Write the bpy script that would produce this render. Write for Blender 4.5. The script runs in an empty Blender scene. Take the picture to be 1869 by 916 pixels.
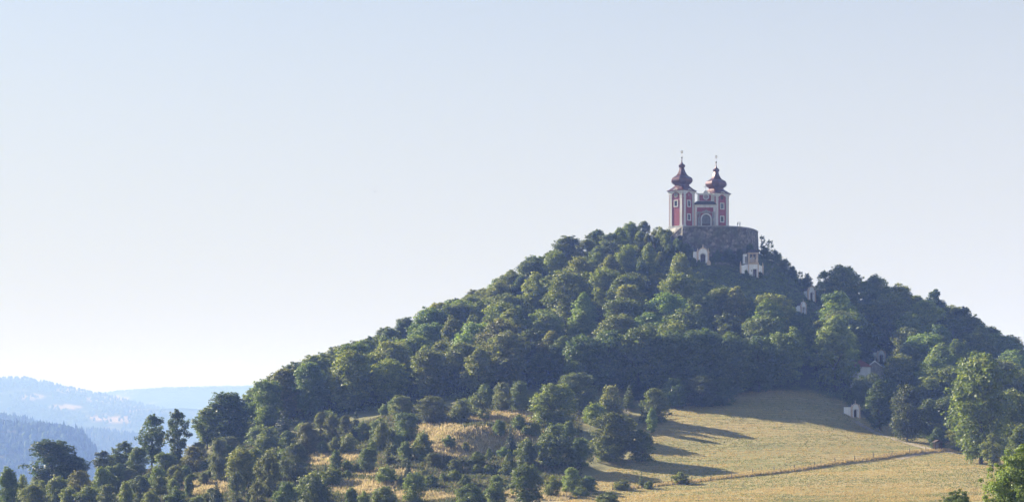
import bpy, bmesh, math, random
import numpy as np
from mathutils import Vector, Matrix

# ------------------------------------------------------------------ camera, sky, sun, exposure
S = bpy.context.scene
COL = S.collection
F = 3488.0          # focal length in photograph pixels
HZ = 740.0          # row of the horizon
CX = 934.5
SUN_AZ = math.radians(53.0)    # left of the viewing direction, behind the hill
SUN_EL = math.radians(23.5)

cd = bpy.data.cameras.new("camera")
cam = bpy.data.objects.new("camera", cd)
COL.objects.link(cam)
S.camera = cam
cam.location = (0, 0, 0)
cam.rotation_euler = (math.radians(90), 0, 0)
cd.sensor_width = 36.0
cd.lens = 36.0 * F / 1869.0
cd.shift_y = (HZ - 458.0) / 1869.0
cd.clip_start = 0.5
cd.clip_end = 30000.0

W = bpy.data.worlds.new("World")
S.world = W
W.use_nodes = True
nt = W.node_tree
bg = nt.nodes["Background"]
sky = nt.nodes.new("ShaderNodeTexSky")
sky.sky_type = 'NISHITA'
sky.sun_disc = False
sky.sun_elevation = SUN_EL
sky.sun_rotation = -SUN_AZ
sky.altitude = 500
sky.air_density = 1.0
sky.dust_density = 0.3
sky.ozone_density = 1.6
# a thin pale veil low in the sky, fading out towards the zenith all round
wtc = nt.nodes.new("ShaderNodeTexCoord"); wsp = nt.nodes.new("ShaderNodeSeparateXYZ"); nt.links.new(wtc.outputs["Generated"], wsp.inputs[0])
wmr = nt.nodes.new("ShaderNodeMapRange"); wmr.interpolation_type = 'SMOOTHSTEP'
for k_, v_ in (("From Min", 0.04), ("From Max", 0.46), ("To Min", 0.86), ("To Max", 0.05)): wmr.inputs[k_].default_value = v_
nt.links.new(wsp.outputs[2], wmr.inputs[0])
wmx = nt.nodes.new("ShaderNodeMix"); wmx.data_type = 'RGBA'; wmx.inputs[7].default_value = (4.8, 4.6, 4.6, 1)
nt.links.new(wmr.outputs[0], wmx.inputs[0]); nt.links.new(sky.outputs[0], wmx.inputs[6]); nt.links.new(wmx.outputs[2], bg.inputs[0])
bg.inputs[1].default_value = 0.05

sd = bpy.data.lights.new("sun", 'SUN')
sun = bpy.data.objects.new("sun", sd)
COL.objects.link(sun)
sd.energy = 5.0
sd.angle = math.radians(0.5)
sd.color = (1.0, 0.91, 0.78)
SUN_DIR = Vector((-math.sin(SUN_AZ) * math.cos(SUN_EL), math.cos(SUN_AZ) * math.cos(SUN_EL), math.sin(SUN_EL)))
sun.rotation_euler = SUN_DIR.to_track_quat('Z', 'Y').to_euler()
sun.location = (-200, 200, 300)

S.view_settings.view_transform = 'Standard'
S.view_settings.look = 'None'
S.view_settings.exposure = 1.64
S.view_settings.gamma = 1.0
S.render.engine = 'CYCLES'
cy = S.cycles
cy.use_denoising = True
cy.denoiser = 'OPENIMAGEDENOISE'
cy.denoising_input_passes = 'RGB_ALBEDO_NORMAL'
cy.denoising_prefilter = 'ACCURATE'
cy.max_bounces = 6
cy.diffuse_bounces = 2
cy.transmission_bounces = 3
cy.volume_bounces = 1
cy.transparent_max_bounces = 4
cy.sample_clamp_indirect = 4.0

rng = np.random.default_rng(7)
random.seed(7)

# ------------------------------------------------------------------ small helpers
def tag(o, label=None, cat=None, group=None, kind=None):
    if label: o['label'] = label
    if cat: o['category'] = cat
    if group: o['group'] = group
    if kind: o['kind'] = kind
    return o

def empty(name, loc=(0, 0, 0), rz=0.0):
    o = bpy.data.objects.new(name, None)
    o.empty_display_size = 0.5
    COL.objects.link(o)
    o.location = loc
    o.rotation_euler = (0, 0, rz)
    return o

def mesh_np(name, V, Fc, mat=None, tone=None, smooth=False):
    """mesh from numpy arrays, faces all the same size"""
    me = bpy.data.meshes.new(name)
    V = np.asarray(V, np.float32); Fc = np.asarray(Fc, np.int32)
    n = Fc.shape[1]
    me.vertices.add(len(V)); me.vertices.foreach_set("co", V.ravel())
    me.loops.add(Fc.size); me.loops.foreach_set("vertex_index", Fc.ravel())
    me.polygons.add(len(Fc))
    me.polygons.foreach_set("loop_start", np.arange(0, Fc.size, n, dtype=np.int32))
    me.polygons.foreach_set("loop_total", np.full(len(Fc), n, dtype=np.int32))
    if smooth: me.polygons.foreach_set("use_smooth", np.ones(len(Fc), bool))
    if tone is not None:
        a = me.color_attributes.new("tone", 'FLOAT_COLOR', 'POINT')
        c = np.ones((len(V), 4), np.float32); c[:, :tone.shape[1]] = tone
        a.data.foreach_set("color", c.ravel())
    me.update(); me.validate()
    if mat: me.materials.append(mat)
    return me

def link(name, me, parent=None, loc=None):
    o = bpy.data.objects.new(name, me)
    COL.objects.link(o)
    if parent: o.parent = parent
    if loc is not None: o.location = loc
    return o

class MB:
    """collects solid shapes; build() links them as one mesh object"""
    def __init__(s): s.v = []; s.f = []
    def add(s, vs, fs):
        k = len(s.v); s.v += [tuple(v) for v in vs]; s.f += [tuple(k + i for i in f) for f in fs]; return s
    def box(s, x0, x1, y0, y1, z0, z1):
        return s.add([(x0,y0,z0),(x1,y0,z0),(x1,y1,z0),(x0,y1,z0),(x0,y0,z1),(x1,y0,z1),(x1,y1,z1),(x0,y1,z1)],
                     [(0,3,2,1),(4,5,6,7),(0,1,5,4),(1,2,6,5),(2,3,7,6),(3,0,4,7)])
    def prism(s, pts, y0, y1):
        """outline (x,z) extruded in y"""
        n = len(pts)
        vs = [(x, y0, z) for x, z in pts] + [(x, y1, z) for x, z in pts]
        fs = [tuple(range(n)), tuple(range(2*n-1, n-1, -1))]
        fs += [(i+n, (i+1) % n+n, (i+1) % n, i) for i in range(n)]
        return s.add(vs, fs)
    def rings(s, rings, cap=True):
        n = len(rings[0]); vs = [p for r in rings for p in r]; fs = []
        for k in range(len(rings)-1):
            for i in range(n):
                j = (i+1) % n
                fs.append((k*n+i, k*n+j, (k+1)*n+j, (k+1)*n+i))
        if cap: fs += [tuple(range(n-1, -1, -1)), tuple(range((len(rings)-1)*n, len(rings)*n))]
        return s.add(vs, fs)
    def lathe(s, prof, cx=0, cy=0, n=10, z0=0):
        return s.rings([[(cx+r*math.cos(2*math.pi*i/n), cy+r*math.sin(2*math.pi*i/n), z0+z) for i in range(n)] for r, z in prof])
    def tube(s, p, q, r0, r1, n=6):
        p = Vector(p); q = Vector(q); d = (q-p).normalized()
        a = d.orthogonal().normalized(); b = d.cross(a)
        return s.rings([[p+(a*math.cos(2*math.pi*i/n)+b*math.sin(2*math.pi*i/n))*r0 for i in range(n)],
                        [q+(a*math.cos(2*math.pi*i/n)+b*math.sin(2*math.pi*i/n))*r1 for i in range(n)]])
    def arch_wall(s, x0, x1, z0, z1, y0, y1, ax, aw, az0, azs, n=12):
        """wall slab with a round-headed opening of width aw, springing at azs"""
        s.box(x0, ax-aw/2, y0, y1, z0, z1); s.box(ax+aw/2, x1, y0, y1, z0, z1)
        if az0 > z0 + 1e-3: s.box(ax-aw/2, ax+aw/2, y0, y1, z0, az0)
        r = aw/2
        for k in range(n):
            a0 = math.pi*(1-k/n); a1 = math.pi*(1-(k+1)/n)
            s.prism([(ax+r*math.cos(a0), azs+r*math.sin(a0)), (ax+r*math.cos(a1), azs+r*math.sin(a1)),
                     (ax+r*math.cos(a1), z1), (ax+r*math.cos(a0), z1)], y0, y1)
        return s
    def arch_ring(s, ax, azs, r0, r1, y0, y1, n=12, a_from=0.0, a_to=math.pi):
        for k in range(n):
            a0 = a_to+(a_from-a_to)*k/n; a1 = a_to+(a_from-a_to)*(k+1)/n
            s.prism([(ax+r0*math.cos(a0), azs+r0*math.sin(a0)), (ax+r0*math.cos(a1), azs+r0*math.sin(a1)),
                     (ax+r1*math.cos(a1), azs+r1*math.sin(a1)), (ax+r1*math.cos(a0), azs+r1*math.sin(a0))], y0, y1)
        return s
    def mesh(s, name, mat, smooth=False):
        me = bpy.data.meshes.new(name)
        me.from_pydata(s.v, [], s.f)
        bm = bmesh.new(); bm.from_mesh(me); bmesh.ops.recalc_face_normals(bm, faces=bm.faces); bm.to_mesh(me); bm.free()
        if smooth: me.polygons.foreach_set("use_smooth", [True]*len(me.polygons))
        me.materials.append(mat); return me
    def build(s, name, mat, parent=None, smooth=False):
        return link(name, s.mesh(name, mat, smooth), parent)

# ------------------------------------------------------------------ materials
def mat_new(name):
    m = bpy.data.materials.new(name); m.use_nodes = True
    return m, m.node_tree, m.node_tree.nodes["Principled BSDF"]

def N(t, kind, **kw):
    n = t.nodes.new(kind)
    for k, v in kw.items():
        if k in n.inputs: n.inputs[k].default_value = v
        else: setattr(n, k, v)
    return n

def ramp(t, src, stops):
    r = t.nodes.new("ShaderNodeValToRGB")
    while len(r.color_ramp.elements) < len(stops): r.color_ramp.elements.new(0.5)
    for e, (p, c) in zip(r.color_ramp.elements, stops):
        e.position = p; e.color = (*c, 1)
    t.links.new(src, r.inputs[0]); return r.outputs[0]

def mixc(t, f, a, b, mode='MIX'):
    m = t.nodes.new("ShaderNodeMix"); m.data_type = 'RGBA'; m.blend_type = mode
    for sock, v in ((m.inputs[0], f), (m.inputs[6], a), (m.inputs[7], b)):
        if isinstance(v, bpy.types.NodeSocket): t.links.new(v, sock)
        elif isinstance(v, (int, float)): sock.default_value = v
        else: sock.default_value = (*v, 1)
    return m.outputs[2]

def surf(name, col, col2=None, scale=1.0, rough=0.8, bump=0.0, bscale=6.0, metal=0.0, spec=0.3, streak=False):
    """painted, plastered or metal surface with worn patches of a second colour and fine relief"""
    m, t, b = mat_new(name)
    tc = N(t, "ShaderNodeTexCoord"); mp = N(t, "ShaderNodeMapping"); t.links.new(tc.outputs["Object"], mp.inputs[0])
    if streak: mp.inputs["Scale"].default_value = (1, 1, 0.18)
    n1 = N(t, "ShaderNodeTexNoise", Scale=scale, Detail=6.0, Roughness=0.65); t.links.new(mp.outputs[0], n1.inputs[0])
    c2 = col2 or tuple(c*0.7 for c in col)
    t.links.new(ramp(t, n1.outputs[0], [(0.38, c2), (0.6, col)]), b.inputs["Base Color"])
    b.inputs["Roughness"].default_value = rough; b.inputs["Metallic"].default_value = metal
    b.inputs["Specular IOR Level"].default_value = spec
    if bump:
        n2 = N(t, "ShaderNodeTexNoise", Scale=bscale, Detail=5.0); t.links.new(tc.outputs["Object"], n2.inputs[0])
        bp = N(t, "ShaderNodeBump", Strength=0.6, Distance=bump); t.links.new(n2.outputs[0], bp.inputs["Height"])
        t.links.new(bp.outputs[0], b.inputs["Normal"])
    return m

def leaf_mat(name, dark, light, tip, trans=0.45, amount=0.6):
    """leaves: colour from the leaf's own tone, an object tint and, on upper sprays, a tip colour for blossom and painted-in sunlight"""
    m, t, b = mat_new(name)
    at = N(t, "ShaderNodeAttribute", attribute_name="tone"); sp = N(t, "ShaderNodeSeparateColor"); t.links.new(at.outputs[0], sp.inputs[0])
    c = mixc(t, sp.outputs[0], dark, light)
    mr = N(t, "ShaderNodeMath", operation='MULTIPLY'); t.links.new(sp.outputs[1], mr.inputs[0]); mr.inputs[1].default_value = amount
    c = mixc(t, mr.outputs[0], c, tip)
    oi = N(t, "ShaderNodeObjectInfo")
    c = mixc(t, 1.0, c, oi.outputs["Color"], 'MULTIPLY')
    t.links.new(c, b.inputs["Base Color"])
    b.inputs["Roughness"].default_value = 0.55; b.inputs["Specular IOR Level"].default_value = 0.35
    tr = N(t, "ShaderNodeBsdfTranslucent"); c2 = mixc(t, 1.0, c, (1.25, 1.2, 0.6), 'MULTIPLY'); t.links.new(c2, tr.inputs[0])
    mx = N(t, "ShaderNodeMixShader"); mx.inputs[0].default_value = trans
    t.links.new(b.outputs[0], mx.inputs[1]); t.links.new(tr.outputs[0], mx.inputs[2])
    t.links.new(mx.outputs[0], t.nodes["Material Output"].inputs[0])
    return m

M = {}
M['leaf'] = leaf_mat("broadleaf", (0.056, 0.092, 0.026), (0.195, 0.245, 0.078), (0.43, 0.42, 0.16))
M['leaf_grey'] = leaf_mat("grey_green_leaf", (0.050, 0.080, 0.032), (0.160, 0.190, 0.085), (0.30, 0.29, 0.13))
M['leaf_bright'] = leaf_mat("bright_leaf", (0.052, 0.088, 0.020), (0.155, 0.200, 0.050), (0.30, 0.30, 0.08), trans=0.4)
M['needle'] = leaf_mat("needles", (0.018, 0.036, 0.020), (0.040, 0.068, 0.032), (0.08, 0.09, 0.04), trans=0.12)
M['bark'] = surf("bark", (0.11, 0.085, 0.065), (0.05, 0.04, 0.03), 3, 0.95, 0.03, 12)
M['red'] = surf("red_plaster", (0.27, 0.065, 0.080), (0.20, 0.055, 0.068), 0.8, 0.85, 0.01, 8, streak=True)
M['white'] = surf("white_plaster", (0.60, 0.60, 0.59), (0.46, 0.46, 0.45), 0.9, 0.85, 0.01, 6, streak=True)
M['chapel_white'] = surf("chapel_limewash", (0.88, 0.89, 0.90), (0.74, 0.75, 0.76), 0.9, 0.9, 0.01, 6, streak=True)
M['ochre'] = surf("ochre_plaster", (0.62, 0.50, 0.40), (0.50, 0.39, 0.30), 1.2, 0.88, 0.01, 6)
M['stone_trim'] = surf("grey_sandstone", (0.30, 0.29, 0.28), (0.19, 0.185, 0.18), 1.6, 0.9, 0.02, 8)
M['roof'] = surf("red_metal_roof", (0.115, 0.042, 0.045), (0.08, 0.034, 0.036), 0.9, 0.34, 0.02, 2.0, metal=0.35, spec=0.6)
M['tile'] = surf("red_roof_tiles", (0.27, 0.10, 0.08), (0.18, 0.07, 0.06), 1.5, 0.8, 0.03, 9)
M['dark_roof'] = surf("dark_shingle_roof", (0.07, 0.06, 0.06), (0.05, 0.04, 0.04), 2, 0.8, 0.02, 8)
M['iron'] = surf("dark_iron", (0.03, 0.03, 0.035), (0.05, 0.035, 0.03), 3, 0.5, metal=0.6)
M['gilt'] = surf("weathered_gilt", (0.62, 0.58, 0.50), (0.50, 0.46, 0.38), 2, 0.45, metal=0.4)
M['wood'] = surf("dark_wood", (0.09, 0.06, 0.045), (0.05, 0.035, 0.03), 2, 0.85, 0.01, 10, streak=True)
M['post'] = surf("grey_post_wood", (0.20, 0.17, 0.14), (0.12, 0.10, 0.085), 3, 0.9, 0.01, 10, streak=True)
M['skin'] = surf("skin", (0.45, 0.28, 0.2), (0.42, 0.26, 0.19), 3, 0.6)
M['cloth_dark'] = surf("dark_cloth", (0.04, 0.045, 0.06), (0.03, 0.03, 0.04), 3, 0.9)
M['feather'] = surf("dark_feathers", (0.05, 0.05, 0.05), (0.03, 0.03, 0.03), 3, 0.8)
m, t, b = mat_new("window_glass")
b.inputs["Base Color"].default_value = (0.02, 0.025, 0.03, 1); b.inputs["Roughness"].default_value = 0.12; b.inputs["Specular IOR Level"].default_value = 0.5
M['glass'] = m
m, t, b = mat_new("rubble_masonry")
tc = N(t, "ShaderNodeTexCoord")
vo = N(t, "ShaderNodeTexVoronoi", Scale=1.1, Randomness=0.9); t.links.new(tc.outputs["Object"], vo.inputs[0])
vd = N(t, "ShaderNodeTexVoronoi", Scale=1.1, Randomness=0.9, feature='DISTANCE_TO_EDGE'); t.links.new(tc.outputs["Object"], vd.inputs[0])
no = N(t, "ShaderNodeTexNoise", Scale=0.22, Detail=6.0, Roughness=0.6); t.links.new(tc.outputs["Object"], no.inputs[0])
sc_ = N(t, "ShaderNodeSeparateColor"); t.links.new(vo.outputs["Color"], sc_.inputs[0])
stone = ramp(t, sc_.outputs[0], [(0.0, (0.06, 0.055, 0.05)), (0.5, (0.13, 0.115, 0.105)), (1.0, (0.25, 0.215, 0.19))])
edge = ramp(t, vd.outputs["Distance"], [(0.0, (0.42, 0.42, 0.42)), (0.09, (1, 1, 1))])
c = mixc(t, 1.0, stone, edge, 'MULTIPLY')
c = mixc(t, ramp(t, no.outputs[0], [(0.47, (0, 0, 0)), (0.62, (0.85, 0.85, 0.85))]), c, (0.055, 0.065, 0.04))
t.links.new(c, b.inputs["Base Color"]); b.inputs["Roughness"].default_value = 0.95
bp = N(t, "ShaderNodeBump", Strength=0.9, Distance=0.12); t.links.new(vd.outputs["Distance"], bp.inputs["Height"]); t.links.new(bp.outputs[0], b.inputs["Normal"])
M['rubble'] = m

# ------------------------------------------------------------------ value noise
_P = rng.random((256, 256)).astype(np.float64)
def vnoise(x, y):
    x = np.asarray(x, float); y = np.asarray(y, float)
    i = np.floor(x).astype(int); j = np.floor(y).astype(int)
    u = x-i; v = y-j; u = u*u*(3-2*u); v = v*v*(3-2*v)
    a = _P[i % 256, j % 256]; b_ = _P[(i+1) % 256, j % 256]; c_ = _P[i % 256, (j+1) % 256]; d_ = _P[(i+1) % 256, (j+1) % 256]
    return (a*(1-u)+b_*u)*(1-v)+(c_*(1-u)+d_*u)*v
def fbm(x, y, o=4):
    s = 0; a = 1; n = 0
    for k in range(o):
        s = s+a*(vnoise(x*2**k+17*k, y*2**k+31*k)-0.5); n += a; a *= 0.5
    return s/n*2

def pl(x, pts):
    p = np.array(pts, float); return np.interp(x, p[:, 0], p[:, 1])
def sm(e0, e1, x):
    q = np.clip((x-e0)/(e1-e0), 0, 1); return q*q*(3-2*q)

# ------------------------------------------------------------------ terrain of the hill: surveyed points (bearing, elevation row, distance)
COLS = {
 -500: [(1010,480),(1030,400)], -150: [(945,480),(965,420)],
 50: [(905,480),(925,430),(950,395)], 250: [(862,500),(890,450),(918,410)],
 460: [(765,540),(800,505),(840,465),(880,425),(916,390)],
 700: [(648,590),(690,555),(730,520),(770,485),(810,455),(850,425),(890,395),(916,375)],
 934: [(548,612),(600,580),(650,550),(700,515),(735,490),(770,465),(800,445),(830,428),(872,400),(916,365)],
 1100: [(468,620),(530,592),(600,560),(660,530),(705,505),(740,485),(780,460),(830,432),(875,405),(916,370)],
 1275: [(420,632),(470,608),(530,585),(600,555),(660,528),(705,505),(730,490),(773,462),(833,430),(874,402),(916,360)],
 1400: [(472,622),(500,605),(530,590),(600,556),(660,528),(705,505),(725,492),(770,464),(826,432),(864,403),(916,358)],
 1500: [(536,615),(580,590),(640,556),(690,525),(715,505),(760,470),(808,442),(850,412),(916,356)],
 1600: [(577,612),(640,572),(690,540),(735,505),(785,465),(837,425),(916,354)],
 1750: [(618,600),(680,560),(740,510),(790,462),(820,438),(850,408),(916,350)],
 1869: [(688,590),(740,540),(800,470),(850,412),(916,350)],
 2100: [(760,570),(800,500),(850,420),(916,350)], 2500: [(800,560),(850,430),(916,350)],
}
pts = []
for px, lst in COLS.items():
    k = (px-CX)/F
    for r, y in lst: pts.append((k*y, y, (HZ-r)/F*y))
    y, z = lst[0][1], (HZ-lst[0][0])/F*lst[0][1]
    for dy, dz in ((35, -7), (95, -38), (200, -90), (330, -150)): pts.append((k*(y+dy*0.8)*1.0, y+dy, z+dz))
for x in (-260, -120, 0, 120, 260):
    for y, z in ((250, -19.5), (130, -12.5), (45, -4.2), (0, -1.8), (-80, 4)): pts.append((x, y, z+0.01*x*0))
for y in (200, 400, 560): pts += [(-420, y, -60), (460, y, -30)]
pts = np.array(pts)
_n = len(pts); _sc = 100.0
def _kern(d2): return 0.5*d2*np.log(d2+1e-12)
_A = pts[:, None, :2]/_sc-pts[None, :, :2]/_sc
_K = _kern((_A**2).sum(2))+np.eye(_n)*2e-4
_Q = np.c_[np.ones(_n), pts[:, :2]/_sc]
_w = np.linalg.solve(np.block([[_K, _Q], [_Q.T, np.zeros((3, 3))]]), np.r_[pts[:, 2], 0, 0, 0])
def tps(x, y):
    x = np.atleast_1d(np.asarray(x, float)); y = np.atleast_1d(np.asarray(y, float))
    out = np.empty(x.size); xf = x.ravel()/_sc; yf = y.ravel()/_sc
    for s0 in range(0, x.size, 20000):
        a, b_ = xf[s0:s0+20000], yf[s0:s0+20000]
        d2 = (a[:, None]-pts[None, :, 0]/_sc)**2+(b_[:, None]-pts[None, :, 1]/_sc)**2
        out[s0:s0+20000] = _kern(d2) @ _w[:_n]+_w[_n]+_w[_n+1]*a+_w[_n+2]*b_
    return out.reshape(x.shape)

def px_of(x, y): return CX+F*x/np.maximum(y, 1.0)
def row_of(y, z): return HZ-F*z/np.maximum(y, 1.0)

def cast(px, row, fn, y0=340.0, y1=640.0):
    """where the line of sight through (px,row) first meets the terrain fn"""
    ys = np.arange(y0, y1, 0.5); xs = (px-CX)/F*ys
    zr = (HZ-row)/F*ys; zt = fn(xs, ys)
    hit = np.nonzero(zt >= zr)[0]
    i = hit[0] if len(hit) else int(np.argmin(zr-zt))
    return xs[i], ys[i], zt[i]

# a low bank runs across the meadow below the fence
BANK = [cast(p, r, tps) for p, r in ((1150, 893), (1226, 885), (1300, 877), (1373, 868), (1413, 863), (1480, 853), (1560, 842), (1630, 834), (1690, 826), (1740, 824))]
def bank_sd(x, y):
    """signed distance to the bank line (positive uphill) and the bearing along it"""
    x = np.asarray(x, float); y = np.asarray(y, float)
    best = np.full(x.shape, 1e9); sgn = np.ones(x.shape); al = np.zeros(x.shape)
    for k in range(len(BANK)-1):
        ax, ay, _ = BANK[k]; bx, by, _ = BANK[k+1]
        dx, dy = bx-ax, by-ay; L = dx*dx+dy*dy
        tt = np.clip(((x-ax)*dx+(y-ay)*dy)/L, 0, 1)
        d = np.hypot(x-ax-tt*dx, y-ay-tt*dy); cr = dx*(y-ay)-dy*(x-ax)
        m_ = d < best
        best = np.where(m_, d, best); sgn = np.where(m_, np.sign(cr), sgn); al = np.where(m_, (k+tt)/(len(BANK)-1), al)
    return best*sgn, al

MOUND = [cast(p, r, tps) for p, r in ((745, 862), (780, 842), (830, 818), (880, 806), (930, 806), (985, 812))]
MOUND_H = [0.5, 2.2, 3.4, 3.8, 2.8, 0.6]
def mound(x, y):
    out = np.zeros(np.shape(x))
    for k in range(len(MOUND)-1):
        ax, ay, _ = MOUND[k]; bx, by, _ = MOUND[k+1]
        dx, dy = bx-ax, by-ay; tt = np.clip(((x-ax)*dx+(y-ay)*dy)/(dx*dx+dy*dy), 0, 1)
        ox, oy = x-ax-tt*dx, y-ay-tt*dy
        d2 = (ox/7)**2+(oy/np.where(oy < 0, 7.0, 10.0))**2
        out = np.maximum(out, (MOUND_H[k]*(1-tt)+MOUND_H[k+1]*tt)*np.exp(-d2))
    return out

def rough_zone(x, y):
    """1 on the rough hummocky pasture left of the mown meadow"""
    px = px_of(x, y)
    edge = pl(y, [(350, 1010), (400, 1060), (430, 1150), (470, 1180), (500, 1150), (520, 900)])
    return sm(40, -40, px-edge)*sm(300, 380, y)*sm(565, 525, y)

def hz(x, y):
    x = np.asarray(x, float); y = np.asarray(y, float)
    z = tps(x, y)
    rz_ = rough_zone(x, y)
    z = z+rz_*(fbm(x/13, y/11, 4)*1.5)+(1-rz_)*fbm(x/22, y/18, 3)*0.35*sm(300, 350, y)*sm(600, 500, y)
    sd_, al = bank_sd(x, y)
    st = pl(al, [(0, 0.0), (0.15, 0.15), (0.4, 0.7), (0.6, 1.0), (0.85, 0.9), (1, 0.1)])
    z = z+st*(0.12*np.exp(-((sd_-0.6)/1.6)**2)-0.24*sm(0.2, -1.0, sd_)*sm(-30, -2, sd_))
    z = z+3.6*np.exp(-((x-53.5)/5.5)**2-((y-605.5)/3.2)**2)*sm(596, 602, y)
    z = z+2.4*np.exp(-((y-(604.5+np.maximum(0, x-68)*0.7))/2.4)**2)*sm(58, 63, x)*sm(81, 75, x)*sm(598, 602, y)
    return z+mound(x, y)

def ground_at(px, row): return cast(px, row, hz)

# zones of ground cover
GRASSY = [((370, 890), 55, 13), ((585, 838), 44, 11), ((650, 833), 34, 8), ((800, 785), 56, 13), ((850, 812), 105, 20), ((650, 888), 75, 13), ((960, 800), 50, 14), ((760, 905), 70, 9), ((700, 862), 60, 7), ((870, 790), 40, 12), ((930, 762), 70, 11), ((1010, 905), 90, 14)]
def strawy(X, Y, Z):
    px = px_of(X, Y); row = row_of(Y, Z); q = np.zeros(np.shape(X))
    for (c0, c1), a_, b_ in GRASSY: q = np.maximum(q, sm(1.25, 0.75, np.hypot((px-c0)/a_, (row-c1)/b_)))
    return q
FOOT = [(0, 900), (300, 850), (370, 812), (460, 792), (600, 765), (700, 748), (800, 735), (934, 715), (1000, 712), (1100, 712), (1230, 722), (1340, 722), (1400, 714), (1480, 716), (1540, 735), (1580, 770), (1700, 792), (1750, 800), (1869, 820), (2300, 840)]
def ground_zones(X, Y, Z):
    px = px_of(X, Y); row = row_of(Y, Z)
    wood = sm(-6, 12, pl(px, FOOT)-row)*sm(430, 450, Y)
    steep = sm(640, 600, row)*sm(1180, 1230, px)*sm(1560, 1500, px)*sm(560, 575, Y)
    rough = rough_zone(X, Y)
    return wood, steep, rough

xs = np.concatenate([np.linspace(-900, -185, 40), np.arange(-175, 186, 1.25), np.linspace(195, 900, 40)])
ys = np.concatenate([np.linspace(-400, 335, 50), np.arange(345, 520, 0.95), np.arange(520, 680, 1.6), np.linspace(690, 960, 40)])
X, Y = np.meshgrid(xs, ys)
Z = hz(X, Y)
edge = np.maximum(sm(250, 800, np.abs(X)), sm(760, 940, Y))*sm(150, 300, Y)
Z = Z*(1-edge)+(-205)*edge
Z = np.maximum(Z, -215)
V = np.stack([X, Y, Z], -1).reshape(-1, 3)
nx, ny = len(xs), len(ys)
I = np.arange((ny-1)*(nx-1)); i0 = (I//(nx-1))*nx+I % (nx-1)
Fc = np.stack([i0, i0+1, i0+nx+1, i0+nx], 1)
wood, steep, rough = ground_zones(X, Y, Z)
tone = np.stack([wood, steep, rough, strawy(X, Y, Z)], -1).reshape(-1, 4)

m, t, b = mat_new("grassland")
M['ground'] = m
at = N(t, "ShaderNodeAttribute", attribute_name="tone"); sp = N(t, "ShaderNodeSeparateColor"); t.links.new(at.outputs[0], sp.inputs[0])
tc = N(t, "ShaderNodeTexCoord")
def noise(scale, detail=6.0, rough_=0.6, sc3=(1, 1, 1), rot=0.0, dist=0.0):
    mp = N(t, "ShaderNodeMapping"); mp.inputs["Scale"].default_value = sc3; mp.inputs["Rotation"].default_value = (0, 0, rot)
    t.links.new(tc.outputs["Object"], mp.inputs[0])
    n = N(t, "ShaderNodeTexNoise", Scale=scale, Detail=detail, Roughness=rough_, Distortion=dist); t.links.new(mp.outputs[0], n.inputs[0]); return n.outputs[0]
# mown meadow: swaths of cut grass lying along the slope
wv = N(t, "ShaderNodeTexWave", wave_type='BANDS', bands_direction='Y'); wv.inputs["Scale"].default_value = 0.13; wv.inputs["Distortion"].default_value = 14.0
wv.inputs["Detail"].default_value = 4.0; wv.inputs["Detail Scale"].default_value = 0.12
mpw = N(t, "ShaderNodeMapping"); mpw.inputs["Rotation"].default_value = (0, 0, 0.30); mpw.inputs["Scale"].default_value = (0.35, 1, 0.0); t.links.new(tc.outputs["Object"], mpw.inputs[0]); t.links.new(mpw.outputs[0], wv.inputs[0])
nm = noise(0.05, 5.0, 0.6, (0.5, 1.6, 1), 0.25, 0.6)
c_m = ramp(t, nm, [(0.38, (0.16, 0.18, 0.055)), (0.50, (0.30, 0.25, 0.09)), (0.66, (0.46, 0.34, 0.165))])
c_m = mixc(t, ramp(t, wv.outputs["Color"], [(0.35, (0, 0, 0)), (0.9, (0.5, 0.5, 0.5))]), c_m, (0.17, 0.15, 0.055))
nf = noise(0.7, 6.0, 0.75, (0.35, 1.3, 1), 0.3)
c_m = mixc(t, ramp(t, nf, [(0.42, (0.6, 0.6, 0.6)), (0.62, (0, 0, 0))]), c_m, (0.12, 0.12, 0.045))
# rough pasture: straw-coloured dry grass with green patches
nr = noise(0.11, 6.0, 0.68)
c_r = ramp(t, nr, [(0.34, (0.085, 0.105, 0.035)), (0.46, (0.19, 0.17, 0.075)), (0.55, (0.40, 0.31, 0.16)), (0.72, (0.48, 0.37, 0.21))])
nr2 = noise(0.9, 6.0, 0.7)
c_r = mixc(t, ramp(t, nr2, [(0.36, (0.7, 0.7, 0.7)), (0.6, (0, 0, 0))]), c_r, (0.13, 0.10, 0.06))
c_h = ramp(t, nr, [(0.38, (0.060, 0.085, 0.028)), (0.52, (0.11, 0.125, 0.045)), (0.66, (0.21, 0.17, 0.09)), (0.8, (0.30, 0.22, 0.13))])
c_h = mixc(t, ramp(t, nr2, [(0.36, (0.7, 0.7, 0.7)), (0.6, (0, 0, 0))]), c_h, (0.05, 0.06, 0.025))
c_r = mixc(t, at.outputs["Alpha"], c_h, c_r)
c = mixc(t, sp.outputs[2], c_m, c_r)
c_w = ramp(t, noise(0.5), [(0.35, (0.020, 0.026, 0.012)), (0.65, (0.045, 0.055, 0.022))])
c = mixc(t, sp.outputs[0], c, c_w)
c_s = ramp(t, noise(0.6, 8.0, 0.7), [(0.35, (0.040, 0.055, 0.022)), (0.5, (0.075, 0.095, 0.040)), (0.7, (0.12, 0.13, 0.065))])
c = mixc(t, sp.outputs[1], c, c_s)
t.links.new(c, b.inputs["Base Color"]); b.inputs["Roughness"].default_value = 0.9; b.inputs["Specular IOR Level"].default_value = 0.15
b.inputs["Sheen Roughness"].default_value = 0.6; b.inputs["Sheen Tint"].default_value = (1.0, 0.85, 0.5, 1)
ad = N(t, "ShaderNodeMath", operation='ADD'); ml = N(t, "ShaderNodeMath", operation='MULTIPLY'); ml.inputs[1].default_value = 0.6
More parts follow.
